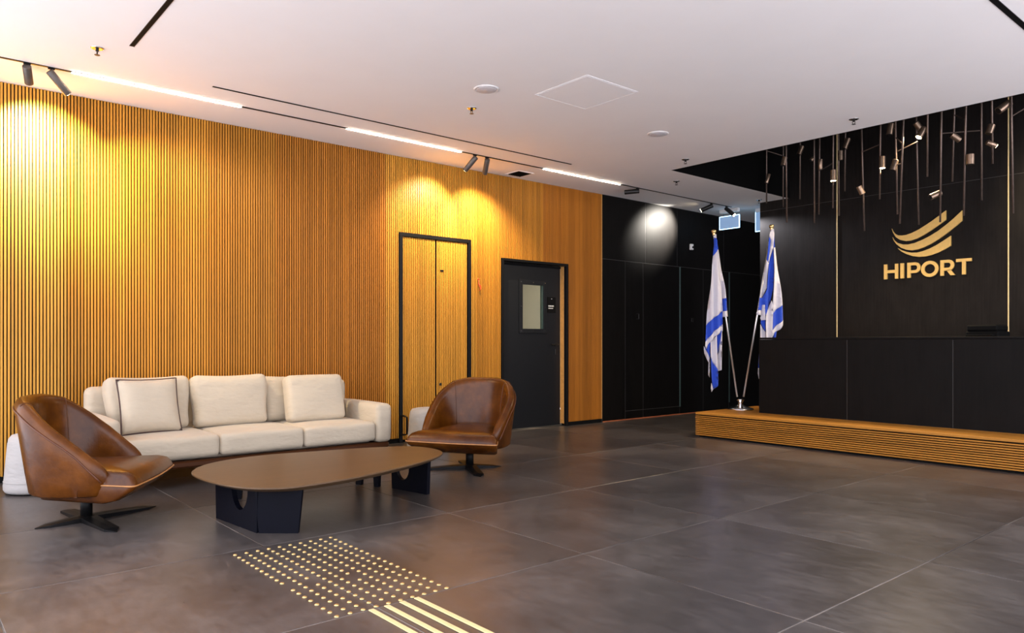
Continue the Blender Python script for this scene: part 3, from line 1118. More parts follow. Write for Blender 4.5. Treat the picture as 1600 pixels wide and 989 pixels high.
for (y0, y1, z1, xf) in ((1.31, 1.915, 0.815, -6.43), (1.935, 2.545, 0.815, -6.37), (2.552, 3.30, 0.785, -6.47)):
    o, hz = back_cushion(y0, y1, z1, xf)
    o.location = sp(xf, (y0 + y1) / 2, 0.385 + hz)


def pillow(name, parent, w, h, t, mat, piping=None):
    n = 18
    mb = MB()
    idx = {}
    vs_, fsx = [], []

    def pos(i, j, side):
        u, v = -1 + 2 * i / n, -1 + 2 * j / n
        pull = 1 - 0.055 * (1 - v * v) if abs(u) > 0 else 1
        x = w / 2 * u * (1 - 0.05 * (1 - v * v) ** 1.0 * abs(u))
        z = h / 2 * v * (1 - 0.05 * (1 - u * u) ** 1.0 * abs(v))
        d = t / 2 * ((1 - u ** 4) * (1 - v ** 4)) ** 0.55
        return (side * d, x, z)
    for side in (1, -1):
        for i in range(n + 1):
            for j in range(n + 1):
                if side == -1 and (i in (0, n) or j in (0, n)):
                    idx[(i, j, -1)] = idx[(i, j, 1)]
                    continue
                idx[(i, j, side)] = len(vs_)
                vs_.append(pos(i, j, side))
        for i in range(n):
            for j in range(n):
                q = (idx[(i, j, side)], idx[(i + 1, j, side)], idx[(i + 1, j + 1, side)], idx[(i, j + 1, side)])
                fsx.append(q if side > 0 else q[::-1])
    mb.add(vs_, fsx)
    o = mb.build(name, mat, parent, smooth=True)
    if piping:
        path = [pos(i, 0, 0) for i in range(n)] + [pos(n, j, 0) for j in range(n)] + [pos(n - i, n, 0) for i in range(n)] + [pos(0, n - j, 0) for j in range(n)]
        MB().tube(path, 0.006, 6, True).build('piping', piping, o, smooth=True)
    return o


p1 = pillow('throw_pillow', None, 0.44, 0.43, 0.15, CF, 'piping_brown')
p1.location = (-6.185, 1.565, 0.598)
p1.rotation_euler = (0, radians(-17), radians(4))
tag(p1, 'square cream throw pillow with dark brown piping on the sofa', 'pillow')
p2 = rbox('throw_pillow', CF, None, (-6.235, 2.945, 0.588), (0.075, 0.262, 0.205), 0.045, (0.03, 0, 0.004), (0, radians(-14), radians(-3)), 4, 8)
tag(p2, 'plain cream loose cushion leaning at the right end of the sofa', 'pillow')


# ------------------------------------------------------------------ white poufs
def pouf(loc, label):
    o = empty('pouf', loc)
    tag(o, label, 'pouf', 'white poufs beside the sofa')
    MB().lathe([(0.20, 0.012), (0.212, 0.03), (0.213, 0.06), (0.209, 0.09), (0.198, 0.22), (0.186, 0.36), (0.178, 0.395), (0.160, 0.418), (0.12, 0.428), (0.0, 0.432)], n=40).build('cushion_body', 'white_fabric', o, smooth=True)
    MB().lathe([(0.185, 0.0), (0.195, 0.012), (0.0, 0.0125)], n=40).build('foot_ring', 'black_metal', o, smooth=True)
    sm = [(0.2105 * cos(k * pi / 20), 0.2105 * sin(k * pi / 20), 0.088) for k in range(40)]
    MB().tube(sm, 0.003, 5, True).build('seam', 'white_fabric', o, smooth=True)
    return o


pouf((-6.40, 0.86, 0), 'white round pouf behind the leather armchair at the left edge')
pouf((-6.27, 4.19, 0), 'white round pouf behind the leather armchair near the doors')


# ------------------------------------------------------------------ leather armchairs
def armchair(loc, face_deg, feet, label, sc_=1.0):
    root = empty('armchair', loc)
    tag(root, label, 'armchair', 'leather swivel armchairs beside the coffee table')
    R = Matrix.Rotation(radians(face_deg), 3, 'Z')

    def tr(p):
        return tuple(R @ Vector((p[0] * sc_, p[1] * sc_, p[2])))
    # horseshoe plan of the shell: x forward, y left
    hwid, bdep, xarm = 0.415, 0.37, 0.30
    path = []
    ns = 9
    for k in range(ns):
        t = k / ns
        path.append((xarm - t * (xarm + 0.02), -hwid + 0.03 * (1 - t) ** 2, (0.0, -1.0)))
    na = 36
    for k in range(na + 1):
        a = -pi / 2 - pi * k / na
        ex = 0.97
        cx, sy = cos(a), sin(a)
        x = -0.02 + bdep * (abs(cx) ** ex) * (1 if cx > 0 else -1)
        y = hwid * (abs(sy) ** ex) * (1 if sy > 0 else -1)
        path.append((x, y, (cx / bdep, sy / hwid)))
    for k in range(1, ns + 1):
        t = 1 - k / ns
        path.append((xarm - t * (xarm + 0.02), hwid - 0.03 * (1 - t) ** 2, (0.0, 1.0)))
    NP = len(path)
    zb = 0.200
    RIM = [(-0.46, 0.775), (-0.37, 0.770), (-0.28, 0.738), (-0.155, 0.655), (0.0, 0.556), (0.126, 0.452), (0.26, 0.345), (0.32, 0.30)]

    def rimz(x):
        for (xa, za), (xb, zb2) in zip(RIM[:-1], RIM[1:]):
            if x <= xb:
                t = max(0.0, (x - xa) / (xb - xa))
                return za + (zb2 - za) * t
        return RIM[-1][1]
    rings = []
    rim, inner_top = [], []
    for k, (x, y, nn) in enumerate(path):
        N2 = Vector((nn[0], nn[1], 0)).normalized()
        s = (xarm - x) / (xarm + 0.42)
        s = max(0, min(1, s))
        hgt_ = rimz(x)
        Th = 0.080 + 0.012 * s
        rv_ = 0.060
        endk = min(k, NP - 1 - k)
        shrink = [0.25, 0.72, 0.93][endk] if endk < 3 else 1.0
        sec = []
        ins = lambda z: -(0.035 + 0.055 * s) * (1 - (z - zb) / (0.765 - zb))
        r_ = Th / 2
        zt = hgt_ - rv_
        zt = max(zt, zb + 0.02)
        sec.append((ins(zb) - Th - 0.03, zb))
        sec.append((ins(zb) - 0.015, zb))
        sec.append((ins(zb), zb + 0.012))
        for q in (0.25, 0.5, 0.75, 1.0):
            z = zb + 0.012 + (zt - zb - 0.012) * q
            sec.append((ins(z), z))
        o_ = ins(zt)
        for q in range(1, 8):
            a = pi * q / 8
            sec.append((o_ - r_ + r_ * cos(a), zt + (hgt_ - zt) * sin(a)))
        for q in (0.0, 0.3, 0.6, 0.85, 1.0):
            z = zt + (0.21 - zt) * q
            sec.append((o_ - Th - 0.012 * sin(pi * q) + (ins(z) - o_) * 0.55, z))
        cm = (sum(p[0] for p in sec) / len(sec), sum(p[1] for p in sec) / len(sec))
        ring = []
        for (off, z) in sec:
            off2 = cm[0] + (off - cm[0]) * shrink
            z2 = max(zb, cm[1] + (z - cm[1]) * (shrink if z > cm[1] else 1))
            sh = (hgt_ - z2) * 0.95 * max(0.0, 1 - s / 0.30)
            ring.append(tr((x - sh + N2.x * off2, y + N2.y * off2, z2)))
        rings.append(ring)
        po = Vector((x - (hgt_ - zt) * 0.95 * max(0.0, 1 - s / 0.30) + N2.x * (o_ + 0.002), y + N2.y * (o_ + 0.002), zt + 0.004))
        if endk >= 1:
            rim.append(tr(po))
    MB().loft(rings, True, True, True).build('shell', 'leather', root, smooth=True)
    shell = root.children[-1]
    MB().tube(rim, 0.0045, 6).build('piping', 'piping_dark', shell, smooth=True)
    # seams up the inside of the back
    for k in (ns + 9, ns + na - 9):
        MB().tube([Vector(p) for p in rings[k][8:18]], 0.0032, 5).build('seam', 'leather', shell, smooth=True)
    # seat
    def outline(sc, dx, sx=1.0):
        pts = []
        corners = [(-0.24, -0.17, 0.10), (0.425, -0.418, 0.055), (0.425, 0.418, 0.055), (-0.24, 0.17, 0.10)]
        P_ = [Vector((c[0], c[1])) for c in corners]
        for i in range(4):
            p, pv, nx = P_[i], P_[i - 1], P_[(i + 1) % 4]
            a = p + (pv - p).normalized() * corners[i][2]
            c = p + (nx - p).normalized() * corners[i][2]
            for q in range(7):
                t = q / 6
                pts.append(a * (1 - t) ** 2 + p * 2 * t * (1 - t) + c * t * t)
            # subdivide the straight run
            nxt = P_[(i + 1) % 4]
            e0 = c
            e1 = nxt + (p - nxt).normalized() * corners[(i + 1) % 4][2]
            for q in range(1, 6):
                t = q / 6
                m_ = e0.lerp(e1, t)
                if i == 1:   # front edge bows out a little
                    m_ = m_ + Vector((0.02 * sin(pi * t), 0))
                pts.append(m_)
        return [((p.x - 0.06) * sc * sx + 0.06 + dx, p.y * sc) for p in pts]
    lay = [(0.70, -0.10, 0.155, 0.85), (0.80, -0.08, 0.160, 0.88), (0.90, -0.05, 0.180, 0.92), (0.985, -0.012, 0.235, 0.985), (1.0, 0, 0.262, 1), (0.992, 0, 0.278, 1), (0.965, 0, 0.306, 1), (0.91, 0, 0.330, 1), (0.80, 0, 0.346, 1), (0.6, 0, 0.356, 1), (0.3, 0, 0.360, 1), (0.05, 0, 0.361, 1)]
    srings = []
    for sc, dx, z, sx in lay:
        srings.append([tr((p[0], p[1], z + 0.02 * min(1, max(0, (0.2 - p[0]) / 0.4)) * (1 if z > 0.25 else 0))) for p in outline(sc, dx, sx)])
    seat = MB().loft(srings, True, True, True).build('seat', 'leather', root, smooth=True)
    MB().tube([tr((p[0], p[1], 0.267)) for p in outline(1.006, 0)], 0.005, 6, True).build('piping', 'piping_tan', seat, smooth=True)
    # swivel base
    MB().lathe([(0.034, 0.02), (0.034, 0.165), (0.0, 0.165)], n=20).build('column', 'black_metal', root, smooth=True)
    MB().lathe([(0.12, 0.1555), (0.12, 0.168), (0.0, 0.17)], n=20).build('seat_plate', 'black_metal', root, smooth=True)
    MB().lathe([(0.065, 0.008), (0.065, 0.026), (0.04, 0.034), (0.0, 0.034)], n=20).build('hub', 'black_metal', root, smooth=True)
    for (ang, fl_) in feet:
        a = radians(ang)
        ca, sa = cos(a), sin(a)
        fm = lambda u, v, w: (ca * u - sa * v, sa * u + ca * v, w)
        top = [(0.02, -0.048), (fl_ - 0.07, -0.042), (fl_, 0.0), (fl_ - 0.07, 0.042), (0.02, 0.048)]
        mb = MB()
        n5 = len(top)
        zt_ = [0.030, 0.014, 0.004, 0.014, 0.030]
        v = [fm(u, w, 0.0006) for u, w in top] + [fm(u, w, z) for (u, w), z in zip(top, zt_)]
        v += [fm(0.02, 0, 0.034), fm(fl_ - 0.07, 0, 0.017)]
        f = [tuple(range(n5))[::-1]] + [(i, (i + 1) % n5, n5 + (i + 1) % n5, n5 + i) for i in range(n5)]
        f += [(5, 6, 11, 10), (6, 7, 11), (11, 7, 8), (10, 11, 8, 9), (5, 10, 9)]
        mb.add(v, f)
        mb.build('foot', 'black_metal', root)
    return root


armchair((-5.15, 0.945, 0), 59, ((-80, 0.28), (9, 0.45), (107, 0.45), (188, 0.40)), 'brown leather swivel armchair at the left end of the sofa', 0.95)
armchair((-5.16, 3.88, 0), -60, ((63, 0.28), (-26, 0.46), (-117, 0.45), (154, 0.40)), 'brown leather swivel armchair in front of the slatted double door')

# ------------------------------------------------------------------ coffee table
ct = empty('coffee_table', (-4.6, 2.3, 0))
tag(ct, 'low dark wooden coffee table with pebble-shaped top and black slab legs', 'table')
TZ = 0.285
out = [(-4.80, 1.455), (-4.47, 1.43), (-4.15, 1.50), (-3.985, 1.63), (-3.94, 1.81), (-4.00, 2.20), (-4.19, 2.72), (-4.39, 3.05), (-4.63, 3.17), (-4.89, 3.11), (-5.03, 2.84), (-5.12, 2.45), (-5.185, 2.02), (-5.07, 1.66)]
oc_ = [Vector((p[0] + 4.6, p[1] - 2.3)) for p in out]
sm = catmull(oc_, 8)
cen = sum(sm, Vector((0, 0))) / len(sm)
rs = []
for k, z in ((0.93, TZ - 0.034), (0.985, TZ - 0.016), (1.0, TZ - 0.008), (1.0, TZ - 0.003), (0.996, TZ)):
    rs.append([(cen.x + (p.x - cen.x) * k, cen.y + (p.y - cen.y) * k, z) for p in sm])
smooth_by_angle(MB().loft(rs, True, True, True).build('table_top', 'table_wood', ct), 25)


def slab(name, p, q, z1, th_=0.03, cut=None, taper=0.0, mat='navy_leg'):
    """upright slab from p to q (floor points); cut=(u0,u1,zbottom) leaves a rounded U opening"""
    P0, Q0 = Vector((p[0] + 4.6, p[1] - 2.3)), Vector((q[0] + 4.6, q[1] - 2.3))
    d = Q0 - P0
    Lh = d.length
    d.normalize()
    nrm = Vector((-d.y, d.x))
    fn = lambda u, z, w: (P0.x + d.x * u + nrm.x * w, P0.y + d.y * u + nrm.y * w, z)
    e = taper
    if not cut:
        poly = [(0, 0.0), (Lh, 0.0), (Lh + e, z1), (-e, z1)]
    else:
        u0, u1, zc = cut[0] * Lh, cut[1] * Lh, cut[2]
        rx = (u1 - u0) / 2
        rz = min(rx * 1.3, z1 - zc - 0.01)
        poly = [(0, 0.0), (Lh, 0.0), (Lh + e, z1), (u1, z1)]
        for k in range(0, 13):
            a = -pi * k / 12
            poly.append(((u0 + u1) / 2 + rx * cos(a), zc + rz + rz * sin(a)))
        poly += [(u0, z1), (-e, z1)]
    mb = MB()
    # triangulate by convex strips through delaunay
    vs2, es, fc, *_ = delaunay_2d_cdt([Vector(a) for a in poly], [(i, (i + 1) % len(poly)) for i in range(len(poly))], [], 1, 1e-6)
    n = len(vs2)
    v = [fn(a[0], a[1], -th_ / 2) for a in vs2] + [fn(a[0], a[1], th_ / 2) for a in vs2]
    f = [tuple(t)[::-1] for t in fc] + [tuple(i + n for i in t) for t in fc]
    m_ = len(poly)
    f += [(i, (i + 1) % m_, n + (i + 1) % m_, n + i) for i in range(m_)]
    mb.add(v, f)
    return mb.build(name, mat, ct)


LZ = TZ - 0.033
slab('leg', (-4.70, 1.585), (-4.175, 1.635), LZ, 0.03, (0.40, 0.80, 0.10), 0.01)
slab('leg', (-4.175, 1.640), (-4.030, 1.810), LZ, 0.03, None, 0.025)
slab('leg', (-4.81, 2.905), (-4.45, 2.975), LZ, 0.03, (0.12, 0.50, 0.075), 0.012)
slab('leg', (-5.19, 1.855), (-5.16, 1.90), LZ, 0.03, None, 0.02)
slab('leg', (-4.96, 2.835), (-4.92, 2.85), LZ, 0.03, None, 0.015)
slab('leg', (-5.12, 2.77), (-5.075, 2.79), LZ, 0.03, None, 0.012)

# ------------------------------------------------------------------ tactile paving: brass studs and guide bars
stud_me = MB().lathe([(0.0108, 0.0), (0.0108, 0.0014), (0.0092, 0.0040), (0.0052, 0.0060), (0.0, 0.0066)], n=12).mesh('stud', 'brass', True)
SX0, SX1, SY0, SY1 = -3.812, -2.697, 1.370, 1.900
missing = {(11, 0), (11, 2), (12, 5)}
for a in range(20):
    for c in range(10):
        if (a, c) in missing or (a == 19 and c in ()):
            continue
        x = SX0 + (SX1 - SX0) * a / 19
        y = SY0 + (SY1 - SY0) * c / 9
        o = inst('floor_stud', stud_me, None, (x, y, 0.0003))
        tag(o, 'small domed brass stud in the dotted tactile field on the floor', 'stud', 'brass studs of the tactile field')
bars = [(1.510, 'brass guide bar on the floor nearest the bottom left, first of four'),
        (1.582, 'second brass guide bar counted from the left, beside the tile joint'),
        (1.655, 'third brass guide bar counted from the left, slightly yellower'),
        (1.727, 'rightmost of the four brass guide bars on the floor')]
bar_me = MB().bbox(0, 1.6, -0.0125, 0.0125, 0.0, 0.005, 0.002).mesh('guide_bar', 'brass_matte')
for y, lab in bars:
    o = inst('guide_bar', bar_me, None, (-2.675, y, 0.0003))
    tag(o, lab, 'guide bar', 'brass guide bars on the floor')


# ------------------------------------------------------------------ ceiling fittings
def sprinkler(x, y, label):
    o = empty('sprinkler', (x, y, CZ))
    tag(o, label, 'sprinkler', 'ceiling sprinklers')
    MB().lathe([(0.042, -0.0005), (0.042, -0.004), (0.030, -0.008), (0.022, -0.004), (0.0, -0.004)], n=24).build('escutcheon', 'chrome', o, smooth=True)
    s = MB()
    s.lathe([(0.011, -0.004), (0.011, -0.022), (0.007, -0.026), (0.0, -0.026)], n=10)
    for k in (-1, 1):
        s.tube([(k * 0.010, 0, -0.02), (k * 0.013, 0, -0.034), (k * 0.003, 0, -0.047)], 0.0025, 5)
    s.build('nozzle', 'dark_metal', o)
    MB().lathe([(0.018, -0.049), (0.018, -0.047), (0.0, -0.0465)], n=12).build('deflector', 'dark_metal', o)


for x, y, lab in ((-5.711, 1.113, 'sprinkler near the pair of spotlights at the left end of the ceiling'),
                  (-5.101, 3.857, 'sprinkler beside the left round ceiling speaker'),
                  (-5.011, 6.733, 'sprinkler in front of the corner of the dark ceiling void'),
                  (-5.760, 7.556, 'sprinkler left of the dark ceiling void, nearest the light track'),
                  (-3.127, 6.675, 'sprinkler by the front edge of the void, above the hanging rods'),
                  (-5.758, 9.43, 'farthest sprinkler, above the corner of the black logo wall')):
    sprinkler(x, y, lab)
for x, y, r, lab in ((-4.640, 3.655, 0.102, 'round white ceiling speaker left of the square hatch'), (-4.567, 5.703, 0.102, 'round white ceiling speaker right of the square hatch')):
    o = empty('ceiling_speaker', (x, y, CZ))
    tag(o, lab, 'speaker', 'round ceiling speakers')
    MB().lathe([(r, -0.0005), (r, -0.006), (r - 0.012, -0.010), (r - 0.016, -0.007), (0, -0.007)], n=40).build('rim', 'white_plastic', o, smooth=True)
    MB().lathe([(r - 0.017, -0.0075), (r - 0.03, -0.011), (0, -0.013)], n=40).build('grille', 'speaker_grille', o, smooth=True)
ha = empty('access_hatch', (-4.195, 4.33, CZ))
tag(ha, 'square white access hatch in the ceiling', 'hatch')
hf = MB()
hs = 0.295
for (a, b_, c, d) in ((-hs, hs, -hs, -hs + 0.009), (-hs, hs, hs - 0.009, hs), (-hs, -hs + 0.009, -hs + 0.009, hs - 0.009), (hs - 0.009, hs, -hs + 0.009, hs - 0.009)):
    hf.bbox(a, b_, c, d, -0.004, -0.0005, 0.0008)
hf.build('hatch_frame', 'ceiling_paint', ha)
MB().bbox(-hs + 0.018, hs - 0.018, -hs + 0.018, hs - 0.018, -0.004, -0.0005, 0.001).build('hatch_panel', 'ceiling_paint', ha)
# square opening of the air outlet near the wall
av = empty('air_outlet', (-6.71, 5.79, CZ))
tag(av, 'square black air outlet in the ceiling next to the slatted wall', 'vent')
vf = MB()
for (a, b_, c, d) in ((-0.125, 0.125, -0.125, -0.105), (-0.125, 0.125, 0.105, 0.125), (-0.125, -0.105, -0.105, 0.105), (0.105, 0.125, -0.105, 0.105)):
    vf.bbox(a, b_, c, d, -0.006, -0.0005, 0.001)
vf.build('vent_frame', 'ceiling_paint', av)
MB().box(-0.104, 0.104, -0.104, 0.104, -0.004, -0.0008).build('vent_core', 'black_backing', av)
for k in range(-3, 4):
    MB().box(-0.103, 0.103, k * 0.027 - 0.002, k * 0.027 + 0.002, -0.012, -0.0042).build('vent_blade', 'black_backing', av)

# linear slots
for (x0, x1, y0, y1, lab) in ((-5.986, -5.972, 1.972, 5.931, 'long thin black slot in the ceiling beside the lit track'),
                              (-5.522, -2.0, 1.272, 1.297, 'black linear slot crossing the top left corner of the ceiling'),
                              (-1.522, -1.492, -1.0, 6.4, 'black linear slot crossing the top right corner of the ceiling')):
    o = empty('linear_slot', ((x0 + x1) / 2, (y0 + y1) / 2, CZ))
    tag(o, lab, 'slot', 'linear ceiling slots')
    hx_, hy_ = (x1 - x0) / 2, (y1 - y0) / 2
    MB().box(-hx_, hx_, -hy_, hy_, -0.0025, -0.0004).build('slot_core', 'black_backing', o)
    lp = MB()
    if hy_ > hx_:
        lp.box(-hx_ - 0.003, -hx_, -hy_, hy_, -0.004, -0.0004)
        lp.box(hx_, hx_ + 0.003, -hy_, hy_, -0.004, -0.0004)
    else:
        lp.box(-hx_, hx_, -hy_ - 0.003, -hy_, -0.004, -0.0004)
        lp.box(-hx_, hx_, hy_, hy_ + 0.003, -0.004, -0.0004)
    lp.build('slot_lip', 'black_metal', o)

# light track with lit inserts
TX = -6.33
trk = empty('light_track', (TX, 4.0, CZ))
tag(trk, 'thin black light track running along the ceiling beside the slatted wall', 'light track')
leds = [(1.06, 2.33), (3.31, 4.65), (5.82, 7.15)]
segs = [(-0.4, 1.06), (2.33, 3.31), (4.65, 5.82), (7.15, 9.62)]
for a, c in segs:
    MB().bbox(-0.011, 0.011, a - 4.0 + 0.001, c - 4.0 - 0.001, -0.006, -0.0004, 0.001).build('rail', 'black_metal', trk)
names = ['lit linear lamp of the track nearest the left edge, above the sofa', 'middle lit linear lamp of the ceiling track', 'lit linear lamp of the ceiling track farthest along, above the dark door']
for (a, c), lab in zip(leds, names):
    o = empty('linear_lamp', (TX, (a + c) / 2, CZ))
    tag(o, lab, 'lamp', 'linear lamps of the ceiling track')
    hl = (c - a) / 2
    MB().box(-0.011, 0.011, -hl, hl, -0.006, -0.0004).build('lamp_housing', 'black_metal', o)
    MB().bbox(-0.0115, 0.0115, -hl + 0.004, hl - 0.004, -0.011, -0.0065, 0.002).build('lamp_diffuser', 'led_white', o)


def track_spot(y, direction, label, length=0.15, r=0.026, power=0.0, size=60, blend=0.6, mat='spot_metal', color=SPOT_WARM, x=TX):
    o = empty('track_spotlight', (x, y, CZ))
    tag(o, label, 'spotlight', 'spotlights on the ceiling track')
    d = Vector(direction).normalized()
    MB().bbox(-0.010, 0.010, -0.022, 0.022, -0.016, -0.0065, 0.002).build('track_adapter', 'black_metal', o)
    top = Vector((0, 0, -0.045))
    MB().rod((0, 0, -0.016), tuple(top), 0.006, 8).build('yoke', 'black_metal', o)
    a = top - d * 0.02
    e = top + d * (length - 0.02)
    b_ = MB()
    b_.tube([a, a + d * 0.004, e - d * 0.004, e], [r * 0.92, r, r, r * 0.95], 24)
    smooth_by_angle(b_.build('lamp_head', mat, o), 40)
    hd_ = o.children[-1]
    if power:
        MB().tube([e + d * 0.0006, e + d * 0.0016], r * 0.75, 20).build('lens', 'spot_lens', hd_)
        ld = bpy.data.lights.new('spot_light', 'SPOT')
        ld.energy = power
        ld.color = color
        ld.spot_size = radians(size)
        ld.spot_blend = blend
        ld.shadow_soft_size = 0.02
        lo = bpy.data.objects.new('spot_light', ld)
        COL.objects.link(lo)
        lo.parent = o
        lo.location = e + d * 0.012
        lo.rotation_euler = d.to_track_quat('-Z', 'Y').to_euler()
    else:
        MB().tube([e + d * 0.0006, e + d * 0.0016], r * 0.75, 20).build('lens', 'dark_metal', hd_)
    return o


track_spot(0.785, (-0.115, 0.030, -0.09), 'leftmost track spotlight, tilted left towards the slatted wall', 0.145, 0.029, SPOT_POWER * 4.5, 84, 1.0, color=(1.0, 0.84, 0.60))
track_spot(0.935, (-0.060, 0.135, -0.13), 'second track spotlight from the left, tilted right along the slatted wall', 0.19, 0.027, SPOT_POWER * 1.4, 85, 0.8)
track_spot(4.83, (-0.125, -0.050, -0.125), 'track spotlight above the double door, tilted left', 0.19, 0.028, SPOT_POWER * 1.2, 90, 0.8)
track_spot(4.995, (-0.110, 0.050, -0.13), 'track spotlight above the double door, pointing down', 0.18, 0.028, SPOT_POWER * 1.2, 90, 0.8)
track_spot(7.49, (-0.66, -0.60, -0.06), 'black track spotlight lying flat, above the start of the dark wall', 0.19, 0.030, 0, mat='dark_metal')
track_spot(9.117, (-0.58, -0.33, -0.26), 'black track spotlight throwing a white oval on the dark wall', 0.18, 0.030, SPOT_POWER * 2.6, 76, 0.85, 'dark_metal', (1.0, 0.93, 0.82))
track_spot(9.496, (0.75, 0.06, -0.66), 'farthest black track spotlight, pointing down at the flags', 0.18, 0.030, SPOT_POWER * 1.2, 75, 0.7, 'dark_metal', (0.95, 0.93, 1.0))


# ------------------------------------------------------------------ edge-lit hanging signs in the corridor
def hanging_sign(c, w, hgt_, label, rz=0.0):
    o = empty('hanging_sign', (c[0], c[1], CZ), rz)
    tag(o, label, 'sign', 'edge-lit signs hanging in the corridor')
    dz = c[2] - CZ
    MB().bbox(-w * 0.46, w * 0.46, -0.03, 0.03, -0.055, -0.0005, 0.006).build('sign_housing', 'white_plastic', o)
    zt = dz + hgt_ / 2
    for s in (-1, 1):
        MB().rod((s * w * 0.3, 0, zt - 0.002), (s * w * 0.3, 0, -0.054), 0.005, 8).build('hanger', 'chrome', o)
    MB().box(-w / 2 + 0.008, w / 2 - 0.008, -0.005, 0.005, dz - hgt_ / 2 + 0.008, zt - 0.008).build('sign_plate', 'acrylic', o)
    e = MB()
    t = 0.009
    e.box(-w / 2, w / 2, -0.006, 0.006, zt - t, zt)
    e.box(-w / 2, w / 2, -0.006, 0.006, dz - hgt_ / 2, dz - hgt_ / 2 + t)
    e.box(-w / 2, -w / 2 + t, -0.006, 0.006, dz - hgt_ / 2 + t, zt - t)
    e.box(w / 2 - t, w / 2, -0.006, 0.006, dz - hgt_ / 2 + t, zt - t)
    e.build('sign_edge', 'acrylic_edge', o)


hanging_sign((-6.45, 9.75, 2.90), 0.35, 0.20, 'glowing blue-edged glass sign hanging below the end of the light track')
hanging_sign((-6.025, 10.05, 2.905), 0.36, 0.30, 'glowing blue-edged sign half hidden behind the black logo wall', radians(-4))

# ------------------------------------------------------------------ hanging bronze rods with small lamps in the void
RODS = {
 'r1':((-5.324,8.900,2.928),(-5.324,8.900,4.5)),
 'r2':((-5.143,9.000,2.860),(-5.143,9.000,4.5)),
 'r3':((-4.696,8.300,2.531),(-4.715,8.300,4.5)),
 'r4':((-4.964,9.100,2.951),(-4.961,9.100,4.5)),
 'r5':((-4.454,8.500,2.513),(-4.460,8.500,4.5)),
 'r6':((-4.605,8.900,2.682),(-4.587,8.900,4.5)),
 'r7':((-4.177,8.400,2.644),(-4.170,8.400,4.5)),
 'r8':((-4.300,8.800,2.615),(-4.319,8.800,4.5)),
 'r9':((-4.374,9.100,2.960),(-4.361,9.100,4.5)),
 'r10':((-3.861,8.500,2.351),(-3.920,8.500,4.5)),
 'r11':((-3.648,8.400,2.670),(-3.627,8.400,4.5)),
 'r12':((-3.377,8.200,2.445),(-3.419,8.200,4.5)),
 'r13':((-3.271,8.000,2.311),(-3.196,8.000,4.5)),
 'r14':((-3.357,8.700,2.383),(-3.405,8.700,4.5)),
 'r15':((-3.081,8.200,2.794),(-3.075,8.200,4.5)),
 'r16':((-2.852,7.900,2.265),(-2.827,7.900,4.5)),
 'r17':((-2.986,8.600,2.783),(-2.941,8.600,4.5)),
 'r18':((-2.644,7.900,2.301),(-2.603,7.900,4.5)),
 'r19':((-2.680,8.500,2.527),(-2.686,8.500,4.5)),
 'r20':((-2.522,8.300,2.839),(-2.541,8.300,4.5)),
 'r21':((-2.264,8.000,2.283),(-2.295,8.000,4.5)),
}
HEADS = [
 ('r1',(-5.307,8.900,3.247),(-0.178,-0.209,-0.962),0.123,0.045,0),
 ('r3',(-4.733,8.300,3.274),(-0.146,-0.171,-0.974),0.103,0.06,0),
 ('r4',(-4.958,9.100,3.583),(-0.233,-0.273,-0.933),0.116,0.06,0),
 ('r5',(-4.478,8.500,3.284),(-0.459,-0.538,-0.707),0.050,0.04,0),
 ('r6',(-4.585,8.900,3.300),(0.000,0.000,-1.000),0.127,0.055,0),
 ('r7',(-4.173,8.400,3.022),(0.000,0.000,-1.000),0.126,0.065,1),
 ('r8',(-4.285,8.800,3.338),(0.000,0.000,-1.000),0.116,0.06,0),
 ('r9',(-4.355,9.100,3.547),(-0.228,-0.267,-0.936),0.135,0.06,0),
 ('r10',(-3.901,8.500,2.822),(0.290,0.340,-0.894),0.098,0.065,0),
 ('r11',(-3.619,8.400,3.071),(0.000,0.000,-1.000),0.127,0.065,1),
 ('r12',(-3.451,8.200,3.361),(-0.113,-0.132,-0.985),0.118,0.065,0),
 ('r13',(-3.328,8.000,2.925),(-0.194,-0.227,-0.954),0.111,0.06,0),
 ('r14',(-3.365,8.700,3.472),(0.406,0.475,-0.781),0.090,0.065,0),
 ('r15',(-3.137,8.200,3.259),(-0.334,-0.391,-0.857),0.116,0.065,1),
 ('r16',(-2.895,7.900,2.537),(-0.595,-0.697,-0.401),0.110,0.06,0),
 ('r17',(-2.956,8.600,3.242),(0.534,0.625,-0.569),0.106,0.065,0),
 ('r18',(-2.588,7.900,2.830),(0.000,0.000,-1.000),0.097,0.07,0),
 ('r20',(-2.542,8.300,3.180),(-0.218,-0.256,-0.942),0.093,0.065,0),
 ('r20',(-2.533,8.300,3.034),(0.597,0.699,-0.394),0.096,0.05,1),
 ('r21',(-2.338,8.000,3.291),(-0.526,-0.616,-0.585),0.133,0.07,0),
]
ARMS = [
 ('r1',(-5.313,8.900,3.611),(-5.160,9.000,3.539)),
 ('r6',(-4.593,8.900,3.222),(-4.181,8.400,3.164)),
 ('r10',(-3.894,8.500,3.251),(-3.651,8.400,3.272)),
 ('r12',(-3.392,8.200,3.259),(-3.239,8.000,3.119)),
 ('r15',(-3.372,8.200,3.113),(-3.174,8.200,3.174)),
 ('r17',(-2.962,8.600,3.476),(-2.632,7.900,3.218)),
 ('r16',(-2.834,7.900,3.130),(-2.691,8.500,3.237)),
 ('r21',(-2.269,8.000,3.190),(-2.168,8.000,3.237)),
]
ORD = ['first', 'second', 'third', 'fourth', 'fifth', 'sixth', 'seventh', 'eighth', 'ninth', 'tenth', 'eleventh', 'twelfth', 'thirteenth', 'fourteenth', 'fifteenth', 'sixteenth', 'seventeenth', 'eighteenth', 'nineteenth', 'twentieth', 'twenty-first']
lit = {h_[0] for h_ in HEADS if h_[5]}
hashead = {h_[0] for h_ in HEADS}
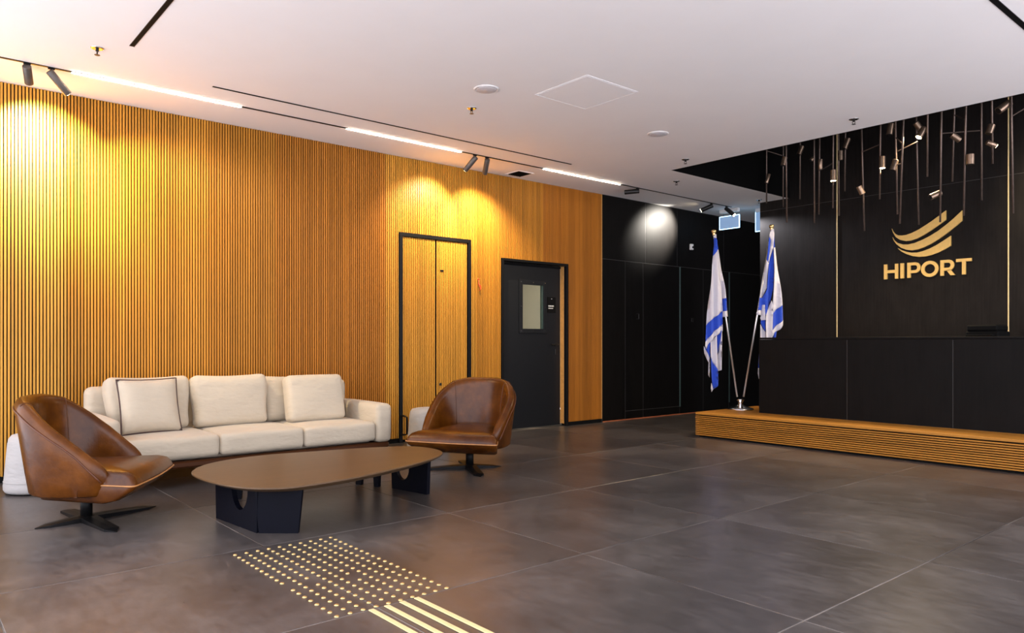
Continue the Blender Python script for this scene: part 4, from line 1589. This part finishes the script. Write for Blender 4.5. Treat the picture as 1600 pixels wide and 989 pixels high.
ordered = sorted(RODS, key=lambda k: Vector(RODS[k][0]).dot(RT) / Vector(RODS[k][0]).dot(FWD))
for n_, key in enumerate(ordered):
    b0, t0 = Vector(RODS[key][0]), Vector(RODS[key][1])
    root = empty('pendant_lamp', t0)
    what = 'with a glowing lamp' if key in lit else ('with an unlit lamp head' if key in hashead else 'without a lamp head')
    tag(root, f'{ORD[n_]} hanging bronze rod from the left over the desk, {what}', 'pendant lamp', 'hanging bronze rods with lamps')
    MB().tube([b0 - t0, Vector((0, 0, -0.003))], 0.0092, 10).build('rod', 'bronze_rod', root, smooth=True)
    MB().lathe([(0.04, -0.0005), (0.04, -0.02), (0.012, -0.026), (0, -0.026)], n=16).build('ceiling_cup', 'bronze_rod', root)
    for (k2, a, c) in ARMS:
        if k2 == key:
            MB().rod(Vector(a) - t0, Vector(c) - t0, 0.006, 8).build('arm', 'bronze_rod', root)
    for (k2, c, d, ln, dia, on) in HEADS:
        if k2 != key:
            continue
        c, d = Vector(c), Vector(d).normalized()
        a, e = c - d * ln / 2, c + d * ln / 2
        r = dia / 2
        hb = MB()
        hb.tube([a - t0, a + d * 0.003 - t0, e - d * 0.001 - t0, e - t0], [r * 0.9, r, r, r * 0.97], 20)
        tz = (c.z - b0.z) / (t0.z - b0.z)
        pr_ = b0.lerp(t0, max(0, min(1, tz)))
        ho = smooth_by_angle(hb.build('lamp_head', 'bronze', root), 40)
        MB().rod(pr_ - t0, c - t0, 0.006, 8).build('joint', 'bronze_rod', ho)
        MB().tube([e + d * 0.0005 - t0, e + d * 0.003 - t0], r * 0.82, 18).build('lens', 'lamp_glow' if on else 'dark_metal', ho)
        if on:
            ld = bpy.data.lights.new('pendant_light', 'SPOT')
            ld.energy = PENDANT_POWER
            ld.color = (1.0, 0.78, 0.48)
            ld.spot_size = radians(130)
            ld.spot_blend = 0.9
            ld.shadow_soft_size = 0.02
            lo = bpy.data.objects.new('pendant_light', ld)
            COL.objects.link(lo)
            lo.parent = root
            lo.location = e + d * 0.012 - t0
            lo.rotation_euler = d.to_track_quat('-Z', 'Y').to_euler()
